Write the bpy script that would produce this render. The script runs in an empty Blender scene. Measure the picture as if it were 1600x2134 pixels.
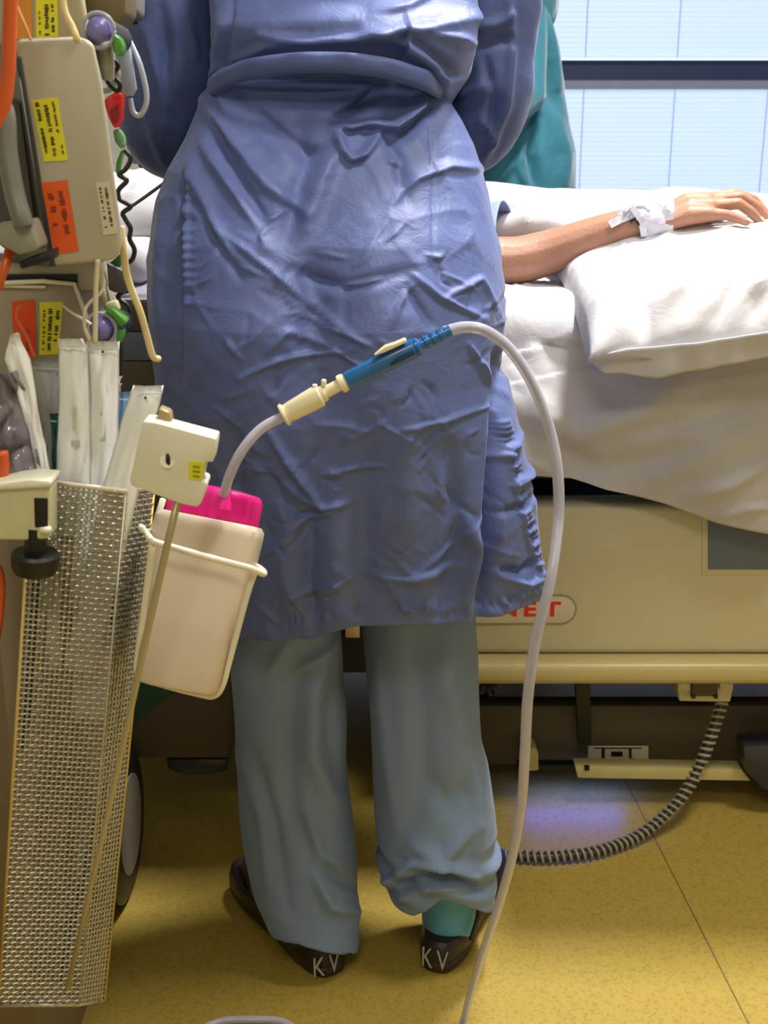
import bpy, bmesh, math, random
import numpy as np
from mathutils import Vector, Matrix, noise

SC = bpy.context.scene
COL = SC.collection
R = math.radians
random.seed(7)
noise.seed_set(3)

# ------------------------------------------------------------------ camera
FPX, PITCH, CAMH = 2600.0, R(18.0), 1.116
CAM = Vector((0, 0, CAMH))
FW = Vector((0, math.cos(PITCH), -math.sin(PITCH)))
UP = Vector((0, math.sin(PITCH), math.cos(PITCH)))
cd = bpy.data.cameras.new('camera')
cam = bpy.data.objects.new('camera', cd)
COL.objects.link(cam)
cam.location = CAM
cam.rotation_euler = (R(90) - PITCH, 0, 0)
cd.sensor_fit = 'VERTICAL'
cd.sensor_height = 36.0
cd.lens = FPX / 2134.0 * 36.0
cd.clip_start = 0.02
cd.dof.use_dof = True
cd.dof.focus_distance = 1.42
cd.dof.aperture_fstop = 11.0
SC.camera = cam

# ------------------------------------------------------------------ world, lights, exposure
def lin(c):
    return tuple((x / 12.92 if x <= 0.04045 else ((x + 0.055) / 1.055) ** 2.4) for x in [v / 255.0 for v in c])

w = bpy.data.worlds.new('daylight')
SC.world = w
w.use_nodes = True
w.node_tree.nodes['Background'].inputs[0].default_value = (0.62, 0.78, 1.0, 1)
w.node_tree.nodes['Background'].inputs[1].default_value = 1.3

def area(name, loc, target, sx, sy, power, col):
    d = bpy.data.lights.new(name, 'AREA')
    d.shape = 'RECTANGLE'
    d.size, d.size_y = sx, sy
    d.energy = power
    d.color = col
    o = bpy.data.objects.new(name, d)
    COL.objects.link(o)
    o.location = loc
    o.rotation_euler = (Vector(target) - Vector(loc)).to_track_quat('-Z', 'Y').to_euler()
    return o

CEIL = 2.75
LAMPS = [('ceiling_lamp', (0.60, 2.04), 0.30, 0.30, 46, (1.0, 0.97, 0.95)),
         ('ceiling_lamp', (-0.2, -0.7), 1.2, 0.6, 7.5, (1.0, 0.94, 0.82)),  # added weak fill from behind the camera
         ('ceiling_lamp', (0.75, 0.95), 0.5, 0.4, 14, (1.0, 0.96, 0.90))]  # added to brighten the upper slopes of the gown
for n, (x, y), sx, sy, p, c in LAMPS:
    area(n, (x, y, CEIL - 0.045), (x, y, 0), sx, sy, p, c)
SC.view_settings.view_transform = 'Standard'
SC.view_settings.look = 'None'
SC.view_settings.gamma = 1.0
SC.view_settings.use_curve_mapping = False
SC.view_settings.exposure = 0.88
SC.cycles.use_denoising = True
SC.cycles.max_bounces = 8
SC.cycles.transparent_max_bounces = 24
SC.cycles.sample_clamp_indirect = 4.0

# ------------------------------------------------------------------ projection helpers (reading positions off the photograph)
def ray(x, y):
    return FW + Vector((1, 0, 0)) * ((x - 800) / FPX) - UP * ((y - 1067) / FPX)

def P(x, y, Y):
    d = ray(x, y)
    return CAM + d * (Y / d.y)

def FL(x, y, z=0.0):
    d = ray(x, y)
    return CAM + d * ((z - CAMH) / d.z)

def PZ(x, Y, z):
    """world x of pixel column x for a point at depth Y and height z"""
    dep = Y * FW.y + (z - CAMH) * FW.z
    return (x - 800) / FPX * dep

# ------------------------------------------------------------------ materials
MATS = {}

def mat(name, col, rough=0.5, metal=0.0, var=0.06, vscale=20.0, bump=0.0, bscale=200.0, emit=None, es=0.0,
        trans=0.0, alpha=1.0, sheen=0.0, coat=0.0, sss=0.0, stretch=None, spec=0.5):
    if name in MATS:
        return MATS[name]
    m = bpy.data.materials.new(name)
    m.use_nodes = True
    nt = m.node_tree
    b = nt.nodes['Principled BSDF']
    c = lin(col)
    tc = nt.nodes.new('ShaderNodeTexCoord')
    src = tc.outputs['Object']
    if stretch:
        mp = nt.nodes.new('ShaderNodeMapping')
        mp.inputs['Scale'].default_value = stretch
        nt.links.new(src, mp.inputs[0])
        src = mp.outputs[0]
    nz = nt.nodes.new('ShaderNodeTexNoise')
    nz.inputs['Scale'].default_value = vscale
    nz.inputs['Detail'].default_value = 4
    nt.links.new(src, nz.inputs['Vector'])
    cr = nt.nodes.new('ShaderNodeValToRGB')
    cr.color_ramp.elements[0].position = 0.3
    cr.color_ramp.elements[1].position = 0.7
    cr.color_ramp.elements[0].color = tuple(max(0, v * (1 - var)) for v in c) + (1,)
    cr.color_ramp.elements[1].color = tuple(min(1, v * (1 + var)) for v in c) + (1,)
    nt.links.new(nz.outputs[0], cr.inputs[0])
    nt.links.new(cr.outputs[0], b.inputs['Base Color'])
    b.inputs['Roughness'].default_value = rough
    b.inputs['Metallic'].default_value = metal
    b.inputs['Specular IOR Level'].default_value = spec
    if trans: b.inputs['Transmission Weight'].default_value = trans
    if alpha < 1: b.inputs['Alpha'].default_value = alpha
    if sheen:
        b.inputs['Sheen Weight'].default_value = sheen
        b.inputs['Sheen Roughness'].default_value = 0.4
    if coat: b.inputs['Coat Weight'].default_value = coat
    if sss:
        b.inputs['Subsurface Weight'].default_value = sss
        b.inputs['Subsurface Radius'].default_value = (0.02, 0.01, 0.006)
        b.inputs['Subsurface Scale'].default_value = 0.4
    if emit:
        b.inputs['Emission Color'].default_value = lin(emit) + (1,)
        b.inputs['Emission Strength'].default_value = es
    if bump:
        n2 = nt.nodes.new('ShaderNodeTexNoise')
        n2.inputs['Scale'].default_value = bscale
        n2.inputs['Detail'].default_value = 5
        nt.links.new(src, n2.inputs['Vector'])
        bp = nt.nodes.new('ShaderNodeBump')
        bp.inputs['Strength'].default_value = bump
        bp.inputs['Distance'].default_value = 0.003
        nt.links.new(n2.outputs[0], bp.inputs['Height'])
        nt.links.new(bp.outputs[0], b.inputs['Normal'])
    MATS[name] = m
    return m

def cloth(name, col, crease=0.6, cscale=14.0, rough=0.75, sheen=0.3, cdist=0.006, spec=0.3):
    """woven cloth: fine weave plus crumple creases as relief"""
    m = mat(name, col, rough=rough, var=0.05, vscale=9, sheen=sheen, spec=spec)
    nt = m.node_tree
    b = nt.nodes['Principled BSDF']
    tc = nt.nodes.new('ShaderNodeTexCoord')
    wn = nt.nodes.new('ShaderNodeTexNoise')
    wn.inputs['Scale'].default_value = 5.0
    wn.inputs['Detail'].default_value = 3
    nt.links.new(tc.outputs['Object'], wn.inputs['Vector'])
    mx = nt.nodes.new('ShaderNodeMix')
    mx.data_type = 'RGBA'
    mx.inputs['Factor'].default_value = 0.16
    nt.links.new(tc.outputs['Object'], mx.inputs['A'])
    nt.links.new(wn.outputs['Color'], mx.inputs['B'])
    vo = nt.nodes.new('ShaderNodeTexVoronoi')
    vo.feature = 'DISTANCE_TO_EDGE'
    vo.inputs['Scale'].default_value = cscale
    nt.links.new(mx.outputs['Result'], vo.inputs['Vector'])
    mr = nt.nodes.new('ShaderNodeMapRange')
    mr.inputs['From Max'].default_value = 0.22
    mr.interpolation_type = 'SMOOTHSTEP'
    nt.links.new(vo.outputs['Distance'], mr.inputs['Value'])
    n2 = nt.nodes.new('ShaderNodeTexNoise')
    n2.inputs['Scale'].default_value = 28.0
    n2.inputs['Detail'].default_value = 6
    n2.inputs['Roughness'].default_value = 0.6
    n2.inputs['Distortion'].default_value = 0.8
    nt.links.new(tc.outputs['Object'], n2.inputs['Vector'])
    ad = nt.nodes.new('ShaderNodeMath')
    ad.operation = 'MULTIPLY_ADD'
    ad.inputs[1].default_value = -0.35
    nt.links.new(mr.outputs[0], ad.inputs[0])
    nt.links.new(n2.outputs[0], ad.inputs[2])
    bp = nt.nodes.new('ShaderNodeBump')
    bp.inputs['Strength'].default_value = crease
    bp.inputs['Distance'].default_value = cdist
    nt.links.new(ad.outputs[0], bp.inputs['Height'])
    nt.links.new(bp.outputs[0], b.inputs['Normal'])
    return m

def clear(name, col, op=0.45, rough=0.15):
    """thin clear or cloudy plastic: part see-through, part glossy"""
    if name in MATS: return MATS[name]
    m = mat(name, col, rough=rough, var=0.05, vscale=60)
    nt = m.node_tree
    b = nt.nodes['Principled BSDF']
    out = nt.nodes['Material Output']
    tr = nt.nodes.new('ShaderNodeBsdfTransparent')
    tr.inputs[0].default_value = (0.95, 0.96, 0.98, 1)
    lw = nt.nodes.new('ShaderNodeLayerWeight')
    lw.inputs[0].default_value = 0.5
    mr = nt.nodes.new('ShaderNodeMapRange')
    mr.inputs['To Min'].default_value = op
    mr.inputs['To Max'].default_value = min(1.0, op + 0.45)
    nt.links.new(lw.outputs['Facing'], mr.inputs['Value'])
    mx = nt.nodes.new('ShaderNodeMixShader')
    nt.links.new(mr.outputs[0], mx.inputs[0])
    nt.links.new(tr.outputs[0], mx.inputs[1])
    nt.links.new(b.outputs[0], mx.inputs[2])
    nt.links.new(mx.outputs[0], out.inputs[0])
    return m

GOWN = cloth('blue_gown_cotton', (90, 106, 163), crease=0.45, cscale=11, rough=0.55, sheen=0.15, spec=0.45)
GOWN2 = cloth('blue_sleeve_cotton', (76, 91, 144), crease=0.3, cscale=9, rough=0.6, sheen=0.15, spec=0.4)
PANTS = cloth('pale_blue_scrub_cotton', (120, 140, 172), crease=0.25, cscale=8, rough=0.65, sheen=0.1)
TEAL = cloth('teal_gown_cotton', (38, 98, 114), crease=0.4, cscale=8, rough=0.75)
SHEET = cloth('white_bed_linen', (196, 195, 200), crease=0.3, cscale=6, rough=0.85, sheen=0.1)
PILLOWC = cloth('white_pillow_cotton', (204, 203, 207), crease=0.3, cscale=7, rough=0.85, sheen=0.1)
PATGOWN = cloth('periwinkle_gown_cotton', (130, 150, 215), crease=0.5, cscale=20)
SKIN = mat('skin', (166, 120, 96), rough=0.5, var=0.12, vscale=30, bump=0.25, bscale=220, sss=0.05)
NAIL = mat('nail', (222, 176, 160), rough=0.25)
HAIR = mat('brown_hair', (60, 40, 28), rough=0.6, bump=0.8, bscale=120, stretch=(1, 1, 0.1))
LIP = mat('lip', (170, 96, 88), rough=0.45)
EYEW = mat('eye_white', (235, 232, 228), rough=0.2)
EYEI = mat('eye_iris', (70, 50, 36), rough=0.15)
MASK = cloth('surgical_paper', (190, 214, 226), crease=0.3, cscale=30)
GLOVE = mat('glove_rubber', (205, 202, 190), rough=0.55)
CREAM = mat('cream_bed_plastic', (205, 197, 165), rough=0.38, var=0.03, vscale=6, bump=0.04, bscale=400)
CREAMD = mat('cream_ledge_plastic', (196, 180, 124), rough=0.35, var=0.03, vscale=6)
TAUPE = mat('taupe_chassis_plastic', (84, 75, 56), rough=0.55, var=0.08, vscale=8)
DARKST = mat('dark_steel', (26, 26, 30), rough=0.6)
BLACKP = mat('black_plastic', (18, 18, 20), rough=0.42)
SLATE = mat('slate_blue_plastic', (98, 112, 130), rough=0.4, var=0.03)
PUMPB = mat('beige_pump_plastic', (182, 176, 158), rough=0.42, var=0.03, bump=0.05, bscale=500)
PUMPG = mat('grey_pump_plastic', (112, 112, 104), rough=0.4, var=0.05)
GREYD = mat('charcoal_plastic', (62, 64, 62), rough=0.4)
YEL = mat('yellow_sticker_paper', (226, 220, 40), rough=0.5, var=0.03)
ORA = mat('orange_sticker_paper', (228, 92, 24), rough=0.5, var=0.04)
ORA2 = mat('amber_sticker_paper', (214, 140, 40), rough=0.5, var=0.04)
CREAMS = mat('cream_sticker_paper', (212, 204, 176), rough=0.5, var=0.03)
INK = mat('ink_print', (40, 36, 22), rough=0.6)
WHITEP = mat('white_plastic', (226, 226, 206), rough=0.35, var=0.02)
CONN = mat('ivory_connector_plastic', (232, 222, 186), rough=0.32, var=0.03)
BLUEV = mat('blue_valve_plastic', (20, 98, 168), rough=0.25, var=0.05, coat=0.3)
MAG = mat('magenta_cap_plastic', (226, 8, 132), rough=0.35, var=0.04)
MILK = mat('milky_bottle_plastic', (214, 200, 180), rough=0.38, var=0.03, vscale=8, sss=0.3)
WIREW = mat('white_coated_wire', (232, 226, 206), rough=0.3)
CHROME = mat('brushed_steel_rod', (176, 162, 124), rough=0.38, metal=0.45, stretch=(1, 1, 0.05))
MESHM = mat('basket_wire_steel', (186, 180, 160), rough=0.34, metal=0.6, var=0.12, vscale=90)
EDGEM = mat('basket_edge_brass', (208, 186, 110), rough=0.35, metal=0.5)
PACK = mat('white_sterile_film', (240, 243, 245), rough=0.25, var=0.04, bump=0.5, bscale=45, stretch=(1, 1, 0.3))
PACKG = mat('green_sterile_film', (30, 92, 74), rough=0.3)
PACKB = mat('blue_sterile_film', (110, 158, 196), rough=0.35)
PACKC = clear('clear_pouch_film', (205, 208, 212), op=0.6)
BAG = clear('grey_bag_film', (140, 134, 146), op=0.45, rough=0.10)
TUBEM = clear('clear_tube_plastic', (214, 212, 228), op=0.42)
TUBED = clear('grey_clear_plastic', (176, 186, 202), op=0.55)
CREAMT = mat('cream_tube_rubber', (224, 208, 156), rough=0.4)
ORT = mat('orange_tube_rubber', (206, 88, 30), rough=0.35)
BLK = mat('black_cable_rubber', (14, 15, 18), rough=0.45)
COILM = mat('grey_hose_rubber', (150, 144, 118), rough=0.45)
GREEN = mat('green_clip_plastic', (72, 138, 44), rough=0.35, var=0.05)
RED = mat('red_clamp_plastic', (206, 22, 20), rough=0.25, coat=0.4)
PURP = mat('violet_plunger_plastic', (112, 106, 168), rough=0.3)
REDL = mat('red_letters', (226, 30, 18), rough=0.4)
BADGE = mat('badge_plastic', (206, 198, 178), rough=0.35)
CLOG = mat('dark_brown_clog_leather', (42, 28, 22), rough=0.4, var=0.2, vscale=40, bump=0.2)
SOCK = cloth('teal_sock_knit', (92, 156, 188), crease=0.1, cscale=20)
CHALK = mat('silver_marker', (176, 168, 156), rough=0.5)
MULL = mat('dark_blue_window_metal', (32, 42, 76), rough=0.4)
HEADR = mat('grey_headrail_metal', (128, 136, 160), rough=0.45)
WALLM = mat('pale_wall_paint', (206, 206, 196), rough=0.8, bump=0.05)
CEILM = mat('white_ceiling_paint', (226, 224, 214), rough=0.85)
TAPE = cloth('white_gauze_tape', (206, 206, 216), crease=0.7, cscale=60, rough=0.6, cdist=0.003)
LAMPM = mat('lamp_diffuser', (240, 238, 230), rough=0.5, emit=(255, 240, 214), es=2.0)
SLATM = mat('daylight_glow_slat', (140, 150, 175), rough=0.5, var=0.01, emit=(184, 206, 255), es=0.56)  # slats emit on their own, standing in for daylight behind them
CORDM = mat('blind_cord', (150, 160, 200), rough=0.6)
PAPER = mat('white_label_paper', (210, 204, 186), rough=0.5)

# floor: speckled mustard vinyl
FLOORM = mat('speckled_mustard_vinyl', (172, 148, 66), rough=0.42, var=0.025, vscale=60)
nt = FLOORM.node_tree
b = nt.nodes['Principled BSDF']
tc = nt.nodes.new('ShaderNodeTexCoord')
vo = nt.nodes.new('ShaderNodeTexVoronoi')
vo.inputs['Scale'].default_value = 260
nt.links.new(tc.outputs['Object'], vo.inputs['Vector'])
r1 = nt.nodes.new('ShaderNodeValToRGB')
r1.color_ramp.elements[0].color = lin((126, 104, 44)) + (1,)
r1.color_ramp.elements[1].color = lin((182, 156, 70)) + (1,)
r1.color_ramp.elements[0].position = 0.05
r1.color_ramp.elements[1].position = 0.45
sp = nt.nodes.new('ShaderNodeSeparateColor')
nt.links.new(vo.outputs['Color'], sp.inputs[0])
nt.links.new(sp.outputs[0], r1.inputs[0])
mxx = nt.nodes.new('ShaderNodeMix'); mxx.data_type = 'RGBA'; mxx.inputs['Factor'].default_value = 0.30
old = b.inputs['Base Color'].links[0].from_socket
nt.links.new(old, mxx.inputs['A'])
nt.links.new(r1.outputs[0], mxx.inputs['B'])
nt.links.new(mxx.outputs['Result'], b.inputs['Base Color'])

# ------------------------------------------------------------------ object helpers
def link(name, me, parent=None):
    o = bpy.data.objects.new(name, me)
    COL.objects.link(o)
    if parent: o.parent = parent
    return o

def tag(o, label=None, cat=None, group=None, kind=None):
    if label: o['label'] = label
    if cat: o['category'] = cat
    if group: o['group'] = group
    if kind: o['kind'] = kind
    return o

def thing(name, label, cat, loc=(0, 0, 0), group=None):
    o = bpy.data.objects.new(name, None)
    o.empty_display_size = 0.05
    COL.objects.link(o)
    o.location = loc
    return tag(o, label, cat, group)

class MB:
    def __init__(s): s.v = []; s.f = []
    def add(s, vs, fs):
        k = len(s.v)
        s.v += [tuple(v) for v in vs]
        s.f += [tuple(i + k for i in f) for f in fs]
        return s
    def box(s, c, d, M=None):
        c = Vector(c); h = Vector(d) / 2
        vs = []
        for sz in (-1, 1):
            for sy in (-1, 1):
                for sx in (-1, 1):
                    q = Vector((sx * h.x, sy * h.y, sz * h.z))
                    if M: q = M @ q
                    vs.append(c + q)
        return s.add(vs, [(0, 2, 3, 1), (4, 5, 7, 6), (0, 1, 5, 4), (2, 6, 7, 3), (0, 4, 6, 2), (1, 3, 7, 5)])
    def prism(s, poly, vec):
        n = len(poly); vec = Vector(vec)
        vs = [Vector(p) for p in poly] + [Vector(p) + vec for p in poly]
        return s.add(vs, [tuple(range(n - 1, -1, -1)), tuple(range(n, 2 * n))] + [(i, (i + 1) % n, n + (i + 1) % n, n + i) for i in range(n)])
    def rings(s, rings, cap=True, closed=True):
        n = len(rings[0]); vs = [p for r in rings for p in r]; fs = []
        for i in range(len(rings) - 1):
            for j in range(n if closed else n - 1):
                a = i * n + j; b = i * n + (j + 1) % n
                fs.append((a, b, b + n, a + n))
        if cap and closed:
            fs.append(tuple(range(n - 1, -1, -1)))
            fs.append(tuple(range((len(rings) - 1) * n, len(rings) * n)))
        return s.add(vs, fs)
    def tube(s, pts, rad, n=10, cap=True, flat=1.0):
        pts = [Vector(p) for p in pts]
        if not hasattr(rad, '__len__'): rad = [rad] * len(pts)
        t0 = (pts[1] - pts[0]).normalized()
        a = Vector((0, 0, 1)) if abs(t0.z) < 0.9 else Vector((1, 0, 0))
        nrm = t0.cross(a).normalized()
        rings = []
        for i, p in enumerate(pts):
            t = (pts[min(i + 1, len(pts) - 1)] - pts[max(i - 1, 0)]).normalized()
            nrm = (nrm - t * nrm.dot(t)).normalized()
            bn = t.cross(nrm)
            rings.append([p + nrm * math.cos(k * 2 * math.pi / n) * rad[i] + bn * math.sin(k * 2 * math.pi / n) * rad[i] * flat for k in range(n)])
        return s.rings(rings, cap)
    def cyl(s, a, b, r, n=16, r2=None):
        return s.tube([a, b], [r, r if r2 is None else r2], n)
    def ball(s, c, rx, ry=None, rz=None, n=14, m=8, M=None):
        ry = ry or rx; rz = rz or rx; c = Vector(c); rings = []
        for i in range(1, m):
            t = math.pi * i / m
            ring = []
            for k in range(n):
                q = Vector((rx * math.sin(t) * math.cos(2 * math.pi * k / n), ry * math.sin(t) * math.sin(2 * math.pi * k / n), -rz * math.cos(t)))
                if M: q = M @ q
                ring.append(c + q)
            rings.append(ring)
        return s.rings(rings)
    def mesh(s, name, m, smooth=False, bevel=0.0, seg=2):
        me = bpy.data.meshes.new(name)
        me.from_pydata(s.v, [], s.f)
        bm = bmesh.new(); bm.from_mesh(me)
        bmesh.ops.recalc_face_normals(bm, faces=bm.faces)
        if bevel:
            es = [e for e in bm.edges if len(e.link_faces) == 2 and e.calc_face_angle(0) > R(28)]
            bmesh.ops.bevel(bm, geom=es, offset=bevel, segments=seg, affect='EDGES', profile=0.5, clamp_overlap=True)
        bm.to_mesh(me); bm.free()
        me.materials.append(m)
        if smooth or bevel:
            me.shade_smooth()
            if bevel or smooth == 'auto':
                me.set_sharp_from_angle(angle=R(38))
        return me
    def obj(s, name, m, parent=None, **k):
        return link(name, s.mesh(name, m, **k), parent)

def spline(pts, n=8):
    """Catmull-Rom through the points"""
    p = [Vector(q) for q in pts]
    p = [2 * p[0] - p[1]] + p + [2 * p[-1] - p[-2]]
    out = []
    for i in range(1, len(p) - 2):
        for k in range(n):
            t = k / n
            a, b_, c, d = p[i - 1], p[i], p[i + 1], p[i + 2]
            out.append(0.5 * ((2 * b_) + (c - a) * t + (2 * a - 5 * b_ + 4 * c - d) * t * t + (3 * b_ - a - 3 * c + d) * t ** 3))
    out.append(p[-2])
    return out

def pxs(l):
    return [P(*q) for q in l]

def structure(o): o['kind'] = 'structure'; return o

def text_mesh(name, s, size, m, M, parent=None, ext=0.0004, shear=0.0, sx=1.0, offset=0.0):
    cu = bpy.data.curves.new(name, 'FONT')
    cu.body = s; cu.size = size; cu.extrude = ext; cu.align_x = 'CENTER'; cu.align_y = 'CENTER'; cu.shear = shear
    cu.offset = offset
    cu.resolution_u = 3
    t = bpy.data.objects.new(name, cu)
    COL.objects.link(t)
    bpy.context.view_layer.update()
    dg = bpy.context.evaluated_depsgraph_get()
    me = bpy.data.meshes.new_from_object(t.evaluated_get(dg))
    bpy.data.objects.remove(t)
    me.transform(Matrix.Diagonal((sx, 1, 1, 1)))
    me.transform(M)
    me.materials.clear(); me.materials.append(m)
    return link(name, me, parent)

def blob(name, caps, m, voxel, parent=None, smooth=4, extra=None, decim=None):
    """one continuous skin grown over tapered limbs: caps = [(points, radii, flat)]"""
    mb = MB()
    for c in caps:
        pts, rad = c[0], c[1]
        fl = c[2] if len(c) > 2 else 1.0
        if not hasattr(rad, '__len__'): rad = [rad] * len(pts)
        mb.tube(pts, rad, 14, True, fl)
        mb.ball(pts[0], rad[0] * 0.99, n=12, m=8)
        mb.ball(pts[-1], rad[-1] * 0.99, n=12, m=8)
    for e in (extra or []):
        mb.ball(*e)
    me = mb.mesh(name, m)
    o = link(name, me, parent)
    md = o.modifiers.new('r', 'REMESH'); md.mode = 'VOXEL'; md.voxel_size = voxel; md.use_smooth_shade = True
    sm = o.modifiers.new('s', 'SMOOTH'); sm.factor = 0.5; sm.iterations = smooth
    if decim:
        dd = o.modifiers.new('d', 'DECIMATE'); dd.ratio = decim
    dg = bpy.context.evaluated_depsgraph_get()
    me2 = bpy.data.meshes.new_from_object(o.evaluated_get(dg))
    o.modifiers.clear()
    o.data = me2
    me2.materials.clear(); me2.materials.append(m)
    me2.shade_smooth()
    return o

def fbm(x, y, z, o=3):
    a, s, f = 0.0, 1.0, 1.0
    for _ in range(o):
        a += s * noise.noise(Vector((x * f, y * f, z * f))); s *= 0.5; f *= 2.0
    return a

def ridge(x, y, z):
    return max(0.0, 1 - abs(noise.noise(Vector((x, y, z)))) * 5.0) ** 2

def proj_arr(V):
    D = V - np.array(CAM)
    dep = D @ np.array(FW)
    return np.stack([800 + FPX * D[:, 0] / dep, 1067 - FPX * (D @ np.array(UP)) / dep], 1)

def stroke_field(px, strokes):
    """relief of folds laid along lines: strokes = [(points, width, amplitude)]"""
    out = np.zeros(len(px))
    for pts, wd, amp in strokes:
        dmin = np.full(len(px), 1e9); tt = np.zeros(len(px))
        n = len(pts) - 1
        for i in range(n):
            a = np.array(pts[i], float); b_ = np.array(pts[i + 1], float)
            ab = b_ - a
            t = np.clip(((px - a) @ ab) / (ab @ ab), 0, 1)
            d = np.linalg.norm(px - a - t[:, None] * ab, axis=1)
            m = d < dmin
            dmin = np.where(m, d, dmin); tt = np.where(m, (i + t) / n, tt)
        tap = np.sin(np.clip(tt * 0.86 + 0.07, 0, 1) * math.pi) ** 0.6
        out += amp * np.exp(-(dmin / wd) ** 2) * tap
    return out

def grid_mesh(name, V, nu, nv, m, closed=True, parent=None, thick=0.0, flip=False):
    fs = []
    for i in range(nv - 1):
        for j in range(nu if closed else nu - 1):
            a = i * nu + j; b_ = i * nu + (j + 1) % nu
            f = (a, b_, b_ + nu, a + nu)
            fs.append(f[::-1] if flip else f)
    me = bpy.data.meshes.new(name)
    me.from_pydata([tuple(v) for v in V], [], fs)
    me.materials.append(m)
    me.shade_smooth()
    o = link(name, me, parent)
    if thick:
        s = o.modifiers.new('t', 'SOLIDIFY'); s.thickness = thick; s.offset = -1
    return o

def interp(x, xs, ys):
    return float(np.interp(x, xs, ys))

# ================================================================== SETTING
X0, X1, Y0, Y1 = -2.6, 3.0, -1.8, 4.5
o = structure(MB().box(((X0 + X1) / 2, (Y0 + Y1) / 2, -0.03), (X1 - X0 + .2, Y1 - Y0 + .2, 0.06)).obj('floor', FLOORM))
seam = [FL(1340, 1700), FL(1440, 1880), FL(1530, 2080), FL(1560, 2134)]
dv = (seam[3] - seam[0]).normalized()
a, b_ = seam[0] - dv * 0.9, seam[3] + dv * 1.6
SEAMM = mat('vinyl_weld', (120, 98, 44), rough=0.5)
MB().tube([a, b_], 0.0012, 6, flat=0.3).obj('weld_seam', SEAMM, o)
a2, b2 = a + Vector((-1.5, .35, 0)), b_ + Vector((-1.5, .35, 0))
MB().tube([a2, b2], 0.0010, 6, flat=0.3).obj('weld_seam', SEAMM, o)
structure(MB().box(((X0 + X1) / 2, (Y0 + Y1) / 2, CEIL + 0.05), (X1 - X0 + .2, Y1 - Y0 + .2, 0.1)).obj('ceiling', CEILM))
structure(MB().box((X0 - .05, (Y0 + Y1) / 2, CEIL / 2), (.1, Y1 - Y0, CEIL)).obj('wall_left', WALLM))
structure(MB().box((X1 + .05, (Y0 + Y1) / 2, CEIL / 2), (.1, Y1 - Y0, CEIL)).obj('wall_right', WALLM))
structure(MB().box(((X0 + X1) / 2, Y0 - .05, CEIL / 2), (X1 - X0, .1, CEIL)).obj('wall_front', WALLM))
# back wall with one wide window
WX0, WX1, WZ0, WZ1 = -0.2, 2.7, 0.45, 2.35
mb = MB()
mb.box(((X0 + WX0) / 2, Y1 + .06, CEIL / 2), (WX0 - X0, .12, CEIL))
mb.box(((WX1 + X1) / 2, Y1 + .06, CEIL / 2), (X1 - WX1, .12, CEIL))
mb.box(((WX0 + WX1) / 2, Y1 + .06, WZ0 / 2), (WX1 - WX0, .12, WZ0))
mb.box(((WX0 + WX1) / 2, Y1 + .06, (WZ1 + CEIL) / 2), (WX1 - WX0, .12, CEIL - WZ1))
structure(mb.obj('wall_back', WALLM))
zt0 = P(1400, 187, Y1 - .03).z; zt1 = P(1400, 125, Y1 - .03).z; ztm = P(1400, 168, Y1 - .03).z
win = structure(MB().box(((WX0 + WX1) / 2, Y1 + .03, (ztm + zt1) / 2), (WX1 - WX0, .10, zt1 - ztm)).obj('window_1', MULL))
for x in (WX0 + .03, WX1 - .03):
    MB().box((x, Y1 + .05, (WZ0 + WZ1) / 2), (.06, .06, WZ1 - WZ0)).obj('window_frame', MULL, win)
for z in (WZ0 + .03, WZ1 - .03):
    MB().box(((WX0 + WX1) / 2, Y1 + .05, z), (WX1 - WX0 - .12, .06, .06)).obj('window_frame', MULL, win)
GLASSM = clear('window_glass', (210, 225, 240), op=0.06, rough=0.02)
for z0_, z1_ in ((WZ0 + .06, ztm), (zt1, WZ1 - .06)):
    MB().box(((WX0 + WX1) / 2, Y1 + .07, (z0_ + z1_) / 2), (WX1 - WX0 - .12, .006, z1_ - z0_)).obj('pane', GLASSM, win)
MB().box(((WX0 + WX1) / 2, Y1 - .04, WZ0 - .015), (WX1 - WX0 + .1, .12, .03)).obj('window_sill', WALLM, win)
# two venetian blinds, one above the dark transom, one below
def blind(ztop, zbot, label, rail_h, yb):
    t = thing('venetian_blind', label, 'blind', ((WX0 + WX1) / 2, yb, ztop), group=None)
    c = Vector(t.location)
    W = WX1 - WX0 - .02
    MB().box((0, 0, -rail_h / 2), (W, .03, rail_h)).obj('headrail', HEADR, t)
    pitch = 0.0158
    me = MB()
    n = 5
    prof = []
    for i in range(n + 1):
        s = (i / n - .5)
        prof.append((s * 0.0035 + 0.002 * (1 - 4 * s * s), s * 0.0185))
    rings = []
    for x in (-W / 2, W / 2):
        rings.append([(x, -p[0] - .0004, p[1]) for p in prof] + [(x, -p[0] + .0004, p[1]) for p in prof[::-1]])
    sm = MB().rings(rings).mesh('slat', SLATM)
    z = -rail_h - 0.010
    first = None
    while z > zbot - ztop + 0.02:
        s_ = link('slat', sm, t); s_.location = (0, 0, z)
        z -= pitch
    MB().box((0, 0, z + .002), (W, .02, .012)).obj('bottom_rail', SLATM, t)
    for px in (1022, 1210, 1397, 1588, 1778, 1968, 2158):
        xx = P(px, 300, yb).x - c.x
        MB().tube([(xx, -.013, -rail_h), (xx, -.013, z)], .0016, 6).obj('cord', CORDM, t)
    return t
blind(zt0 + (ztm - zt0), WZ0 + .06, 'white venetian blind glowing in place of daylight, below the dark window bar', ztm - zt0, Y1 - .045)
blind(WZ1 - .02, zt1, 'white venetian blind glowing in place of daylight, above the dark window bar', .035, Y1 - .045)
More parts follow.
